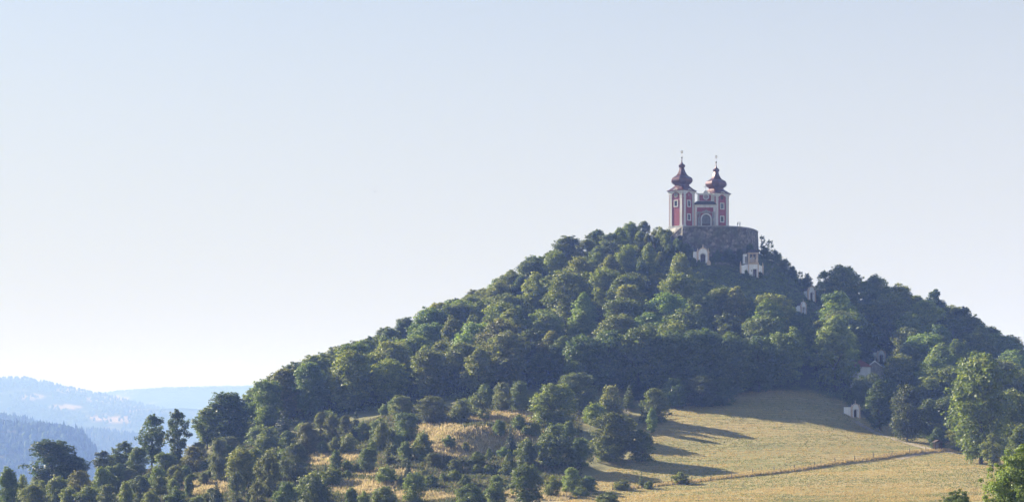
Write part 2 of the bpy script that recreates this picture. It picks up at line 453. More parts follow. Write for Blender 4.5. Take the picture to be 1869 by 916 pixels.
t.links.new(wv.outputs["Fac"], ml.inputs[0]); t.links.new(ml.outputs[0], ad.inputs[0]); t.links.new(noise(1.3, 6.0, 0.75, (0.5, 1.2, 1)), ad.inputs[1])
inv = N(t, "ShaderNodeMath", operation='MAXIMUM'); t.links.new(sp.outputs[0], inv.inputs[0]); t.links.new(sp.outputs[1], inv.inputs[1])
iv2 = N(t, "ShaderNodeMath", operation='MAXIMUM'); t.links.new(inv.outputs[0], iv2.inputs[0]); t.links.new(sp.outputs[2], iv2.inputs[1])
iv3 = N(t, "ShaderNodeMath", operation='SUBTRACT'); iv3.inputs[0].default_value = 0.22; t.links.new(iv2.outputs[0], iv3.inputs[1]); iv3.use_clamp = True
t.links.new(iv3.outputs[0], ml.inputs[1])
shw = N(t, "ShaderNodeMath", operation='MULTIPLY_ADD'); shw.inputs[1].default_value = -0.22; shw.inputs[2].default_value = 0.22; t.links.new(inv.outputs[0], shw.inputs[0]); t.links.new(shw.outputs[0], b.inputs["Sheen Weight"])
bp = N(t, "ShaderNodeBump", Strength=0.8, Distance=0.45); t.links.new(ad.outputs[0], bp.inputs["Height"]); t.links.new(bp.outputs[0], b.inputs["Normal"])

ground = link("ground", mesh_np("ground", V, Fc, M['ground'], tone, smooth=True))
tag(ground, "grassy hillside with mown meadow, rough pasture and wood floor", kind='structure')

# ------------------------------------------------------------------ far hills and valley
RA = [(-1500, 650), (-700, 668), (-300, 675), (0, 689), (50, 691), (110, 704), (160, 715), (200, 724), (300, 748), (420, 780), (600, 830), (900, 870)]
RB = [(-1500, 720), (0, 735), (150, 722), (220, 713), (300, 708), (460, 704), (700, 700), (1200, 704), (1700, 700), (2400, 690), (3200, 700)]
RC = [(-1500, 760), (0, 770), (100, 757), (200, 748), (330, 744), (460, 752), (700, 745), (1400, 740), (2500, 745)]
W1 = [(-1600, 700), (-700, 735), (-200, 762), (0, 775), (60, 779), (120, 784), (150, 800), (175, 832), (195, 870), (215, 905), (400, 960), (3000, 960)]
W2 = [(-1600, 700), (-700, 730), (-200, 745), (0, 761), (40, 766), (90, 782), (180, 850), (300, 940), (3000, 960)]
W3 = [(-1600, 830), (0, 800), (120, 793), (170, 788), (240, 797), (300, 812), (400, 850), (520, 900), (3000, 940)]
HILLS = [("W1", W1, 3800, 750, 900), ("W2", W2, 5000, 700, 900), ("W3", W3, 6200, 700, 900), ("RC", RC, 8300, 1300, 1200), ("RA", RA, 9200, 2300, 1400), ("RB", RB, 11400, 1600, 1500)]
BASE = -210.0
def z_far(px, y):
    z = np.full(np.shape(px), BASE)+fbm(px/90, y/700, 3)*6
    for nm_, prof, yc, dn, df in HILLS:
        zc = np.minimum((HZ-pl(px, prof))/F*yc, 134.0)
        q = (y-yc)/np.where(y < yc, dn, df)
        s = np.where(np.abs(q) < 1, np.cos(q*math.pi/2)**2, 0)
        if nm_ in ("RA", "RB"): s = np.where(y < yc, np.clip(1+q, 0, 1)**1.15*np.where(q > -1, 1, 0), s)
        h = (zc-BASE)*s
        h = h*(1+0.10*fbm(px/60+yc, y/500, 4)*(1-s))+BASE
        z = np.where(zc > BASE, np.maximum(z, h), z)
    return z
pxs = np.concatenate([np.linspace(-4200, -260, 90), np.arange(-250, 620, 4.0), np.linspace(630, 6000, 140)])
yf = np.concatenate([np.linspace(900, 2900, 14), np.linspace(2980, 6900, 110), np.linspace(7000, 13000, 90)])
PX, YF = np.meshgrid(pxs, yf)
ZF = z_far(PX, YF)
V = np.stack([(PX-CX)/F*YF, YF, ZF], -1).reshape(-1, 3)
nx, ny = len(pxs), len(yf)
I = np.arange((ny-1)*(nx-1)); i0 = (I//(nx-1))*nx+I % (nx-1)
rowf = row_of(YF, ZF)
fld = np.zeros(PX.shape)
for (a, r, wa, wr) in ((128, 712, 34, 4), (195, 728, 42, 6), (60, 724, 22, 5), (120, 742, 30, 4), (240, 745, 20, 5), (210, 765, 40, 5), (-60, 720, 50, 6), (180, 760, 18, 3)):
    fld = np.maximum(fld, sm(1.15, 0.85, np.hypot((PX-a)/wa, (rowf-r)/wr+0.35*(PX-a)/wa*0)))
far = np.where(YF > 7000, 1.0, 0.0)
tone = np.stack([fld*far, far, far*0], -1).reshape(-1, 3)
m, t, b = mat_new("wooded_hills")
at = N(t, "ShaderNodeAttribute", attribute_name="tone"); sp = N(t, "ShaderNodeSeparateColor"); t.links.new(at.outputs[0], sp.inputs[0])
tc = N(t, "ShaderNodeTexCoord")
n1 = N(t, "ShaderNodeTexNoise", Scale=0.004, Detail=8.0, Roughness=0.65); t.links.new(tc.outputs["Object"], n1.inputs[0])
c = ramp(t, n1.outputs[0], [(0.4, (0.03, 0.05, 0.022)), (0.55, (0.055, 0.075, 0.03)), (0.62, (0.16, 0.15, 0.07)), (0.75, (0.25, 0.20, 0.10))])
c = mixc(t, sp.outputs[0], c, (0.46, 0.33, 0.20))
t.links.new(c, b.inputs["Base Color"]); b.inputs["Roughness"].default_value = 1.0; b.inputs["Specular IOR Level"].default_value = 0.0
n2 = N(t, "ShaderNodeTexNoise", Scale=0.05, Detail=6.0, Roughness=0.7); t.links.new(tc.outputs["Object"], n2.inputs[0])
bp = N(t, "ShaderNodeBump", Strength=0.8, Distance=12.0); t.links.new(n2.outputs[0], bp.inputs["Height"]); t.links.new(bp.outputs[0], b.inputs["Normal"])
o = link("hills", mesh_np("hills", V, np.stack([i0, i0+1, i0+nx+1, i0+nx], 1), m, tone, smooth=True))
tag(o, "wooded valley and distant hills fading into blue haze", kind='structure')

m, t, b = mat_new("distant_tree_foliage")
at = N(t, "ShaderNodeAttribute", attribute_name="tone")
t.links.new(at.outputs[0], b.inputs["Base Color"]); b.inputs["Roughness"].default_value = 1.0; b.inputs["Specular IOR Level"].default_value = 0.1
M['far_leaf'] = m
def far_wood(name, label, px0, px1, y0, y1, n, hr, conifer, keep=None):
    """a far-off wood: thousands of small lumpy crowns or spired conifers on one hill"""
    P = rng.uniform(px0, px1, n); Yv = rng.uniform(y0, y1, n); Zv = z_far(P, Yv)
    if keep is not None:
        k = keep(P, Yv, Zv); P, Yv, Zv = P[k], Yv[k], Zv[k]
    n = len(P); h = rng.uniform(hr[0], hr[1], n); con = rng.random(n) < conifer
    ring = 5; VV = []; FF = []
    a = np.arange(ring)*2*math.pi/ring
    lev = [(0.0, 0.55, 0.28), (0.35, 1.0, 1.0), (0.75, 0.75, 0.42), (1.0, 0.12, 0.02)]
    x = (P-CX)/F*Yv
    verts = np.empty((n, 4*ring, 3))
    for li, (zh, rr, rc) in enumerate(lev):
        rad = np.where(con, rc*h*0.22, rr*h*0.42)[:, None]*(0.75+0.5*rng.random((n, ring)))
        verts[:, li*ring:(li+1)*ring, 0] = x[:, None]+rad*np.cos(a+li)
        verts[:, li*ring:(li+1)*ring, 1] = Yv[:, None]+rad*np.sin(a+li)
        verts[:, li*ring:(li+1)*ring, 2] = Zv[:, None]-1+np.where(con, zh*h*1.35, zh*h)[:, None]+(rng.random((n, ring))-0.5)*0.12*h[:, None]
    fs = [(li*ring+i, li*ring+(i+1) % ring, (li+1)*ring+(i+1) % ring, (li+1)*ring+i) for li in range(3) for i in range(ring)]
    FF = (np.arange(n)[:, None, None]*4*ring+np.array(fs)[None]).reshape(-1, 4)
    base = np.where(con[:, None], np.array([[0.02, 0.04, 0.02]]), np.array([[0.045, 0.075, 0.025]]))*(0.6+0.9*rng.random((n, 1)))
    tone = np.repeat(base, 4*ring, 0)
    o = link(name, mesh_np(name, verts.reshape(-1, 3), FF, M['far_leaf'], tone))
    return tag(o, label, 'wood', kind='stuff')
far_wood("far_wood", "blue hazy wood covering the nearest valley hill at far left", -420, 215, 3150, 4300, 4600, (8, 15), 0.25, lambda P, Y_, Z_: Z_ > BASE+12)
far_wood("far_wood", "row of spruces ending the nearest wooded valley hill", 138, 178, 3600, 3950, 70, (13, 20), 1.0, lambda P, Y_, Z_: Z_ > BASE+30)
far_wood("far_wood", "paler wood on the hill crest behind the nearest valley hill", -300, 130, 4600, 5300, 1500, (9, 16), 0.3, lambda P, Y_, Z_: Z_ > BASE+12)
far_wood("far_wood", "faint spruce wood on the low valley hill beside it", -50, 420, 5600, 6600, 2200, (12, 20), 0.8, lambda P, Y_, Z_: Z_ > BASE+12)
far_wood("far_wood", "hazy woods along the highest left ridge on the horizon", -300, 300, 7200, 9350, 4200, (10, 18), 0.2, lambda P, Y_, Z_: (fbm(P/35, Y_/260, 3) > -0.02) | (Y_ > 8900))
far_wood("far_wood", "thin line of trees on the flat farthest ridge", -50, 560, 11300, 11500, 1600, (6, 11), 0.2)

# ------------------------------------------------------------------ foliage prototypes
def unit(n):
    v = rng.normal(size=(n, 3)); return v/np.linalg.norm(v, axis=1)[:, None]

def leaves(C, R, n, size, up=0.35, droop=0.0, shell=(0.6, 1.32), squash=0.85, tips=0.5, inner=0.12):
    """n leaf sprays over clumps with centres C and radii R -> verts, quads, tone"""
    w = R**1.8; idx = rng.choice(len(C), n, p=w/w.sum())
    d = unit(n); low = (d[:, 2] < -0.25) & (rng.random(n) < 0.6); d[low, 2] *= -1
    rad = R[idx]*rng.uniform(shell[0], shell[1], n)
    ins = rng.random(n) < inner; rad[ins] *= rng.random(ins.sum())
    p = C[idx]+d*rad[:, None]*np.array([1, 1, squash])
    nrm = d*0.85+unit(n)*0.62+np.array([0, 0, up]); nrm /= np.linalg.norm(nrm, axis=1)[:, None]
    tv = np.cross(nrm, unit(n)); tv /= np.linalg.norm(tv, axis=1)[:, None]; bv = np.cross(nrm, tv)
    s = size*rng.uniform(0.55, 1.3, n)[:, None]; s2 = s*rng.uniform(0.5, 0.8, n)[:, None]
    if droop: p[:, 2] -= droop*rng.random(n)
    q = np.stack([p-tv*s*0.5, p+bv*s2*0.5-nrm*s*0.06, p+tv*s*0.55, p-bv*s2*0.5-nrm*s*0.06], 1).reshape(-1, 3)
    f = np.arange(4*n).reshape(n, 4)
    clump_tone = rng.random(len(C))
    tn = np.clip(0.55*rng.random(n)+0.45*clump_tone[idx], 0, 1)
    tip = (rng.random(n) < tips)*sm(0.2, 0.9, d[:, 2])*(0.4+0.6*clump_tone[idx])  # upper sprays paler: blossom, and sunlit tops painted into the colour
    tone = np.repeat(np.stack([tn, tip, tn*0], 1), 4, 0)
    return q, f, tone

PROFILE = {
 'round': [(0, .5), (.12, .8), (.30, .97), (.5, 1.0), (.7, .93), (.85, .76), (.95, .5), (1, .28)],
 'oval': [(0, .42), (.15, .78), (.35, .98), (.55, .95), (.75, .72), (.9, .42), (1, .12)],
 'sparse': [(0, .35), (.2, .7), (.45, 1.0), (.65, .92), (.85, .62), (1, .2)],
 'bush': [(0, .82), (.2, .97), (.42, 1.0), (.65, .86), (.82, .62), (.94, .36), (1, .15)],
 'shoots': [(0, .8), (.25, 1.0), (.5, .92), (.75, .7), (1, .3)]}
def crown_clumps(kind, h, R, n, base=0.16):
    """centres and radii of leaf clumps: lobed crown of height h (metres) and radius R"""
    prof = PROFILE[kind]; nb = {'sparse': 9}.get(kind, 11)
    lob = []
    for k in range(nb):
        t_ = (k+0.5)/nb*0.92+rng.uniform(-.04, .04); a = k*2.399+rng.uniform(-.5, .5); lob.append((t_, a))
    B = [np.array([math.cos(a)*R*0.5*pl(t_, prof), math.sin(a)*R*0.5*pl(t_, prof), h*(base+(1-base)*t_)*0.95]) for t_, a in lob[1:]]
    C = []; Rr = []
    tries = 0
    while len(C) < n and tries < n*30:
        tries += 1
        t_ = rng.random()**0.9; a = rng.uniform(0, 2*math.pi); pr = pl(t_, prof)
        if rng.random() > pr+0.15: continue
        dl = min(math.sqrt(((t_-lt)*2.6)**2+(math.atan2(math.sin(a-la), math.cos(a-la))*max(pr, .3))**2) for lt, la in lob)
        lim = 1.0-0.42*min(dl/0.62, 1.0)
        if kind == 'sparse' and dl > 0.62: continue
        cr = R*rng.uniform(0.13, 0.24)*(0.85 if kind == 'sparse' else 1.0)
        q = rng.uniform(0.72, 1.0) if rng.random() < 0.8 else rng.uniform(0.2, 0.7)
        r = max(pr*R*lim*q-cr*0.6, 0)
        z = h*(base+(1-base)*t_); z = min(z, h-cr*0.9)*(0.93+0.07*lim)
        C.append(np.array([math.cos(a)*r, math.sin(a)*r, max(z, cr*0.5)])); Rr.append(cr)
    for k in range(int(n*0.9)):
        i = rng.integers(0, n); c = C[i]; o_ = np.array([c[0], c[1], (c[2]-h*0.45)*0.8]); o_ = o_/(np.linalg.norm(o_)+1e-6)+unit(1)[0]*0.5
        o_ /= np.linalg.norm(o_); q_ = Rr[i]*rng.uniform(1.0, 1.5); C.append(c+o_*q_); Rr.append(R*rng.uniform(0.045, 0.085))
    if kind == 'shoots':
        for k in range(20):
            a = rng.uniform(0, 6.28); r = R*math.sqrt(rng.random())*0.8; zt = h*(0.78+0.3*rng.random())*(1-0.30*(r/R)**2)
            for s_ in range(3):
                C.append(np.array([math.cos(a)*r, math.sin(a)*r, zt-s_*h*0.08])); Rr.append(R*(0.05+0.045*s_))
    return np.array(C), np.array(Rr), B

def limbs(h, B, r0, base, sink=0.6):
    mb = MB(); fork = h*max(base*0.9, 0.12)
    lean = (rng.uniform(-.02, .02)*h, rng.uniform(-.02, .02)*h)
    mb.rings([[(math.cos(2*math.pi*i/8)*r, math.sin(2*math.pi*i/8)*r, z) for i in range(8)] for z, r in ((-sink, r0*1.5), (0.15, r0*1.25), (fork*0.6, r0), (fork*1.3, r0*0.85))])
    mb.tube((0, 0, fork*1.2), (lean[0], lean[1], h*0.62), r0*0.85, r0*0.4)
    mb.tube((lean[0], lean[1], h*0.61), (lean[0]*2, lean[1]*2, h*0.88), r0*0.4, r0*0.1)
    for k, bb in enumerate(B):
        z0 = fork*1.1+(k/len(B))*(h*0.5-fork)
        mb.tube((0, 0, max(z0, fork)), tuple(bb), r0*0.42, r0*0.08)
    return mb

PROTO = {}
def make_proto(key, kind, h, R, n_clump, n_leaf, size, mat, base=0.16, r0=0.22, **kw):
    C, Rr, B = crown_clumps(kind, h, R, n_clump, base)
    q, f, tone = leaves(C, Rr, n_leaf, size, **kw)
    q[:, 2] = np.maximum(q[:, 2], 0.02)
    PROTO[key] = (mesh_np(key+"_crown", q, f, M[mat], tone), limbs(h, B, r0, base).mesh(key+"_trunk", M['bark'], True), h, R)

def make_conifer(key, h, R, tiers, n_leaf, size, mat, base=0.05, curve=0.9):
    C = []; Rr = []
    for k in range(tiers):
        q = k/(tiers-1); z = h*(base+(1-base)*q); r = R*(1-q)**curve+0.08*R
        nb = max(3, int(9*(1-q))+2)
        for j in range(nb):
            a = j*6.283/nb+k*1.1+rng.uniform(-.25, .25); rr = r*rng.uniform(0.72, 1.05)
            for s, fr in ((0.30, 0.16), (0.62, 0.15), (0.9, 0.11)):
                C.append((math.cos(a)*rr*s, math.sin(a)*rr*s, z-rr*s*0.30+rng.uniform(-.03, .03)*h)); Rr.append(max(r*fr*1.9, 0.11*R))
    q, f, tone = leaves(np.array(C), np.array(Rr), n_leaf, size, up=0.5, squash=0.8, tips=0.3)
    q[:, 2] = np.maximum(q[:, 2], 0.02)
    mb = MB(); mb.lathe([(R*0.08, -0.6), (R*0.07, 0), (R*0.05, h*0.5), (0.02, h*0.97)], n=7)
    PROTO[key] = (mesh_np(key+"_crown", q, f, M[mat], tone), mb.mesh(key+"_trunk", M['bark'], True), h, R)

for i in range(5): make_proto(f"round{i}", 'round', 12.0, 5.0, 150+12*i, 15000, 0.40, 'leaf', base=0.06)
for i in range(2): make_proto(f"oval{i}", 'oval', 14.0, 4.2, 160, 15000, 0.40, 'leaf', base=0.06)
for i in range(2): make_proto(f"sparse{i}", 'sparse', 13.0, 4.4, 120, 9000, 0.40, 'leaf', base=0.14)
for i in range(2): make_proto(f"grey{i}", 'round', 11.0, 4.8, 150, 15000, 0.36, 'leaf_grey', base=0.02)
for i in range(3): make_proto(f"bush{i}", 'bush', 5.0, 3.0, 90, 9000, 0.26, 'leaf', base=0.0, r0=0.12, tips=0.35)
for i in range(2): make_proto(f"shoots{i}", 'shoots', 5.5, 2.5, 70, 8000, 0.25, 'leaf_grey', base=0.0, r0=0.1, tips=0.3)
make_proto("bright0", 'bush', 5.0, 2.7, 90, 9000, 0.26, 'leaf_bright', base=0.0, r0=0.1)
make_proto("bright1", 'round', 8.0, 3.4, 130, 12000, 0.30, 'leaf_bright', base=0.0, r0=0.14)
make_proto("low0", 'bush', 2.4, 2.6, 70, 6000, 0.22, 'leaf_bright', base=0.0, r0=0.06, tips=0.8)
make_proto("twig0", 'sparse', 3.2, 1.8, 26, 1100, 0.22, 'leaf', base=0.05, r0=0.05)
make_conifer("conifer0", 12.0, 3.2, 24, 16000, 0.32, 'needle')
make_conifer("conifer1", 12.0, 3.8, 22, 16000, 0.34, 'needle', curve=0.7)
make_conifer("spire0", 5.0, 1.1, 10, 3600, 0.20, 'leaf_grey', curve=0.6)

PLANTS = []   # (root, px, top row, base row, group key, words)
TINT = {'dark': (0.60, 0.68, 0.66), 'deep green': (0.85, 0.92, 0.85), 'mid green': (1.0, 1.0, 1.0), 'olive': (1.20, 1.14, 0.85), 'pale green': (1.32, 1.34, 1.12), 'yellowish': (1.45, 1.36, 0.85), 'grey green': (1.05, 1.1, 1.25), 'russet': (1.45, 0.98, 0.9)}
def plant(proto, name, x, y, z, h, w=None, tint='mid green', rz=None, full=True):
    """one tree or bush: root, crown and trunk; copies share the prototype's meshes"""
    cm, tm, ph, pr = PROTO[proto]
    root = empty(name, (x, y, z), rng.uniform(0, 6.28) if rz is None else rz)
    sz = h/ph; sw = sz if w is None else w/(2*pr)
    root.scale = (sw, sw*rng.uniform(0.92, 1.08), sz)
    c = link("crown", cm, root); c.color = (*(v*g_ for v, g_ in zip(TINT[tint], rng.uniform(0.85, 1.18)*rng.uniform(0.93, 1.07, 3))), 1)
    if full: link("trunk", tm, root)
    return root

# ------------------------------------------------------------------ terrace of the church
R2 = math.radians
TZ = (HZ-419.5)/F*619            # floor of the terrace
def wall_plan():
    P = [(54.2, 607.0), (56.5, 605.6), (60, 604.8), (64, 604.6), (68, 605.2), (71.5, 607.0), (74.8, 610.2), (77.2, 614.6), (79.0, 619.5), (80.4, 625), (81.0, 631), (80.2, 637)]
    return P
WP = wall_plan()
def off(P, d):
    out = []
    for i, (x, y) in enumerate(P):
        a = Vector(P[max(i-1, 0)]); b_ = Vector(P[min(i+1, len(P)-1)]); tdir = (b_-a).normalized()
        out.append((x+tdir.y*d, y-tdir.x*d))
    return out
terr = empty("stone_terrace_wall", (64, 605, 0)); tag(terr, "curved grey rubble retaining wall under the twin-towered church", "retaining wall")
def strip_wall(P, d0, d1, z0, z1, steps=6, wob=0.0):
    """a wall along plan P, subdivided so that its face is uneven"""
    a = off(P, d0); b_ = off(P, d1); mb = MB()
    fine = []
    for i in range(len(P)-1):
        for k in range(steps): fine.append(i+k/steps)
    fine.append(len(P)-1)
    def at_(Q, s):
        i = min(int(s), len(Q)-2); f = s-i
        return (Q[i][0]*(1-f)+Q[i+1][0]*f-64, Q[i][1]*(1-f)+Q[i+1][1]*f-605)
    nz = 14 if wob else 1
    for s0 in range(len(fine)-1): pass
    rows = []
    for s in fine:
        col = []
        ox, oy = at_(a, s); ix, iy = at_(b_, s)
        for k in range(nz+1):
            w_ = wob*(random.random()-0.5); lean = 0.9*(1-k/nz)*(1 if wob else 0)
            nrm = Vector((ox-ix, oy-iy)).normalized()
            z = z0+(z1-z0)*k/nz
            col.append((ox+nrm.x*(w_+lean), oy+nrm.y*(w_+lean), z))
        col.append((ix, iy, z1)); col.append((ix, iy, z0)); rows.append(col)
    n = len(rows[0]); vs = [p for r in rows for p in r]; fs = []
    for r in range(len(rows)-1):
        for k in range(n-1):
            fs.append((r*n+k, (r+1)*n+k, (r+1)*n+k+1, r*n+k+1))
    fs += [tuple(range(n)), tuple((len(rows)-1)*n+k for k in range(n-1, -1, -1))]
    return mb.add(vs, fs)
strip_wall(WP, 0, -1.2, TZ-16, TZ-0.32, 6, 0.22).build("masonry", M['rubble'], terr)
strip_wall(WP, 0.16, -0.55, TZ-0.315, TZ+0.05, 4).build("coping", M['stone_trim'], terr)
# terrace floor behind the wall
fl = MB(); Pi = off(WP, -0.56)
outl = Pi+[(66, 648), (51.5, 644), (50.6, 622), (52.2, 611)]
fl.rings([[(x, y, TZ-3.0) for x, y in outl], [(x, y, TZ-0.06) for x, y in outl]])
o = fl.build("terrace_floor", M['stone_trim']); tag(o, "paved floor of the church terrace", kind='structure')

# the stair with its parapet climbing to the terrace from the left
sr = empty("stair_parapet", (50, 607, 0)); tag(sr, "sloping pinkish parapet of the stair left of the terrace wall", "parapet")
p0 = Vector((53.8, 607.0, TZ-0.2)); p1g = cast(1203, 456, hz, 560, 625); p1 = Vector(p1g)+Vector((0, 0, 0.7))
def para(o_, dz, w, h, name, mt):
    mb = MB(); o3 = Vector((50, 607, 0)); a = p0-o3; b_ = p1-o3
    vs = []
    for q in (a, b_):
        for dy, z in ((-w, dz-h), (w, dz-h), (w, dz), (-w, dz)): vs.append((q.x, q.y+dy, q.z+z))
    mb.add(vs, [(0,1,2,3), (7,6,5,4), (0,4,5,1), (1,5,6,2), (2,6,7,3), (3,7,4,0)])
    return mb.build(name, mt, o_)
para(sr, 0.0, 0.16, 1.9, "parapet_wall", M['rubble']); para(sr, 0.14, 0.24, 0.135, "coping", M['ochre'])

# ------------------------------------------------------------------ the church
church = empty("church", (62.5, 619, TZ)); tag(church, "red and white baroque church with two onion-domed towers on the hilltop", "church")
def face(mb, ang, a, cx=0, cy=0):
    """turn face-local geometry (u, -v outward, z) onto the wall face at distance a"""
    c_, s_ = math.cos(ang), math.sin(ang); out = MB(); out.f = mb.f
    out.v = [(cx+x*c_-(y+a)*s_, cy+x*s_+(y+a)*c_, z) for x, y, z in mb.v]
    return out
def octo(a, c, z): 
    q = a*(1-c) if c > 0.01 else a*0.995
    return [(a, -q, z), (a, q, z), (q, a, z), (-q, a, z), (-a, q, z), (-a, -q, z), (-q, -a, z), (q, -a, z)]
def bow(w, z0, th, rise, halfw, n=10):
    """outline of a cornice that swings up over the middle of the face"""
    lo = [(-w, z0)]; 
    for k in range(n+1):
        u = -halfw+2*halfw*k/n; lo.append((u, z0+rise*math.cos(math.pi*u/(2*halfw))**1.3))
    lo.append((w, z0))
    return lo, [(x, z+th) for x, z in reversed(lo)]
def tower(x, y, rz, zs, windows, medal):
    a = 2.93
    tw = MB(); tw.box(-a, a, -a, a, 0, 12.2)
    T = tw.build("tower", M['red'], church); T.location = (x-62.5, y-619, 0); T.rotation_euler = (0, 0, rz); T.scale = (1, 1, zs)
    pb = MB(); pb.box(-a-.14, a+.14, -a-.14, a+.14, -0.8, 0.95); pb.box(-a-.2, a+.2, -a-.2, a+.2, 0.952, 1.12); pb.build("plinth", M['white'], T)
    for k in range(4):
        ang = k*math.pi/2
        for sx in (-1, 1):
            m_ = MB(); u = sx*(a-0.78); m_.box(u-.48, u+.48, -.13, 0.02, 1.122, 11.5); m_.box(u-.56, u+.56, -.2, 0.02, 10.35, 10.62); m_.box(u-.54, u+.54, -.19, 0.02, 1.122, 1.5); m_.box(u-.56, u+.56, -.22, 0.02, 11.1, 11.5)
            face(m_, ang, -a).build("pilaster", M['white'], T)
        lo, hi = bow(a+0.02, 11.5, 0.75, 0.62, 1.35); m_ = MB(); m_.prism(lo+hi, -.2, 0.0)
        lo, hi = bow(a+0.28, 12.1, 0.3, 0.70, 1.45); m_.prism(lo+hi, -.46, -.002)
        face(m_, ang, -a).build("cornice", M['white'], T)
        # red spandrel behind the raised cornice
        m_ = MB(); m_.prism([(-1.3, 11.9), (1.3, 11.9), (0.9, 12.5), (0, 12.85), (-0.9, 12.5)], -.05, 0.3); face(m_, ang, -a).build("spandrel", M['red'], T)
    for k, zc in windows:
        ang = k*math.pi/2; w, h = .88, 1.15
        m_ = MB()
        m_.box(-w, -w+.3, -.14, 0.03, zc-h, zc+h); m_.box(w-.3, w, -.14, 0.03, zc-h, zc+h); m_.box(-w+.3, w-.3, -.14, 0.03, zc-h, zc-h+.3); m_.box(-w+.3, w-.3, -.14, 0.03, zc+h-.3, zc+h)
        face(m_, ang, -a).build("window_frame", M['white'], T)
        m_ = MB(); m_.box(-w+.3, w-.3, -.02, 0.02, zc-h+.3, zc+h-.3); face(m_, ang, -a).build("window_pane", M['glass'], T)
        m_ = MB(); m_.box(-.03, .03, -.05, -.021, zc-h+.3, zc+h-.3); m_.box(-w+.3, -.03, -.05, -.021, zc+.1, zc+.16); m_.box(.03, w-.3, -.05, -.021, zc+.1, zc+.16); face(m_, ang, -a).build("glazing_bar", M['wood'], T)
    for k, kind in medal:
        ang = k*math.pi/2; m_ = MB()
        if kind == 'clock':
            for j in range(20):
                a0, a1 = 2*math.pi*j/20, 2*math.pi*(j+1)/20
                m_.prism([(.55*math.cos(a0), 11.05+.55*math.sin(a0)), (.55*math.cos(a1), 11.05+.55*math.sin(a1)), (.85*math.cos(a1), 11.05+.85*math.sin(a1)), (.85*math.cos(a0), 11.05+.85*math.sin(a0))], -.12, 0.02)
            face(m_, ang, -a).build("medallion", M['stone_trim'], T)
            m_ = MB(); m_.prism([(.54*math.cos(2*math.pi*j/16), 11.05+.54*math.sin(2*math.pi*j/16)) for j in range(16)], -.03, 0.02); face(m_, ang, -a).build("medallion_panel", M['stone_trim'], T)
        elif kind == 'oval':
            m_.prism([(.62*math.cos(2*math.pi*j/16), 11.2+.5*math.sin(2*math.pi*j/16)) for j in range(16)], -.06, 0.02); m_.prism([(-.3, 10.4), (.3, 10.4), (.5, 10.8), (-.5, 10.8)], -.05, 0.02)
            face(m_, ang, -a).build("sound_opening", M['dark_roof'], T)
        else:
            m_.box(-.08, .08, -.05, 0.02, 10.7, 11.6); face(m_, ang, -a).build("slit_window", M['white'], T)
    # flared skirt roof, onion dome, neck and spire
    prof = [(3.52, 0.02, 12.42), (3.55, 0.02, 12.56), (2.95, 0.06, 13.0), (2.45, 0.2, 13.6), (2.12, 0.42, 14.2), (2.18, 0.48, 14.5)]
    rb = MB(); rb.rings([octo(*p) for p in prof]); rb.build("skirt_roof", M['roof'], T)
    prof = [(2.1, 0.5, 14.502), (2.5, 0.5, 14.8), (3.0, 0.5, 15.25), (3.22, 0.5, 15.8), (3.2, 0.5, 16.25), (2.95, 0.5, 16.75), (2.45, 0.5, 17.1), (1.95, 0.5, 17.4), (1.55, 0.5, 17.85), (1.25, 0.5, 18.4), (0.98, 0.5, 19.0), (0.80, 0.5, 19.6), (0.70, 0.5, 20.2)]
    rb = MB(); rb.rings([octo(*p) for p in prof]); rb.build("onion_dome", M['roof'], T)
    prof = [(0.72, 0.5, 20.202), (0.95, 0.5, 20.4), (1.0, 0.5, 20.75), (0.82, 0.5, 21.1), (0.42, 0.5, 21.4), (0.18, 0.5, 21.95), (0.07, 0.5, 23.2)]
    rb = MB(); rb.rings([octo(*p) for p in prof]); rb.build("spire", M['roof'], T)
    for j in range(8):
        if j % 2 == 0:
            p = octo(1.0, 0.5, 0)[j]; q = octo(1.0, .5, 0)[(j+1) % 8]
            mb_ = MB(); mb_.lathe([(.04, -.3), (.3, -.15), (.34, 0), (.26, .15), (.03, .26)], (p[0]+q[0])/2, (p[1]+q[1])/2, 7, 20.75); mb_.build("spire_volute", M['roof'], T)
    mb_ = MB(); mb_.lathe([(.03, -.28), (.2, -.2), (.27, 0), (.2, .2), (.03, .28)], 0, 0, 10, 23.4); mb_.build("ball", M['iron'], T, True)
    mb_ = MB(); mb_.lathe([(.05, 23.67), (.04, 24.75)], 0, 0, 6)
    # sunburst finial, square to the viewer's side of the church
    ca, sa = math.cos(-rz), math.sin(-rz)
    for j in range(16):
        a0, a1 = 2*math.pi*j/16, 2*math.pi*(j+1)/16
        r1 = .42 if j % 2 else .36
        vs = []
        for yy in (-.03, .03):
            for (rr, aa) in ((.17, a0), (.17, a1), (r1, a1), (r1, a0)):
                u, z = rr*math.cos(aa), 25.25+rr*1.25*math.sin(aa); vs.append((u*ca-yy*sa, u*sa+yy*ca, z))
        mb_.add(vs, [(0,1,2,3), (7,6,5,4), (0,4,5,1), (1,5,6,2), (2,6,7,3), (3,7,4,0)])
    mb_.rings([[(-.04, -.04, 24.7), (.04, -.04, 24.7), (.04, .04, 24.7), (-.04, .04, 24.7)], [(-.04, -.04, 25.6), (.04, -.04, 25.6), (.04, .04, 25.6), (-.04, .04, 25.6)]])
    mb_.build("sunburst_finial", M['gilt'], T)
    return T
T1 = tower(55.05, 619.4, R2(45), 1.0, [(3, 8.35), (0, 8.35), (0, 3.95), (1, 8.35), (2, 8.35)], [(3, 'clock'), (0, 'slit'), (2, 'clock')])
T2 = tower(66.55, 623.0, R2(34), 0.955, [(0, 8.2), (0, 3.8), (3, 8.2), (1, 8.2), (1, 3.8), (2, 8.2)], [(0, 'oval'), (1, 'oval')])
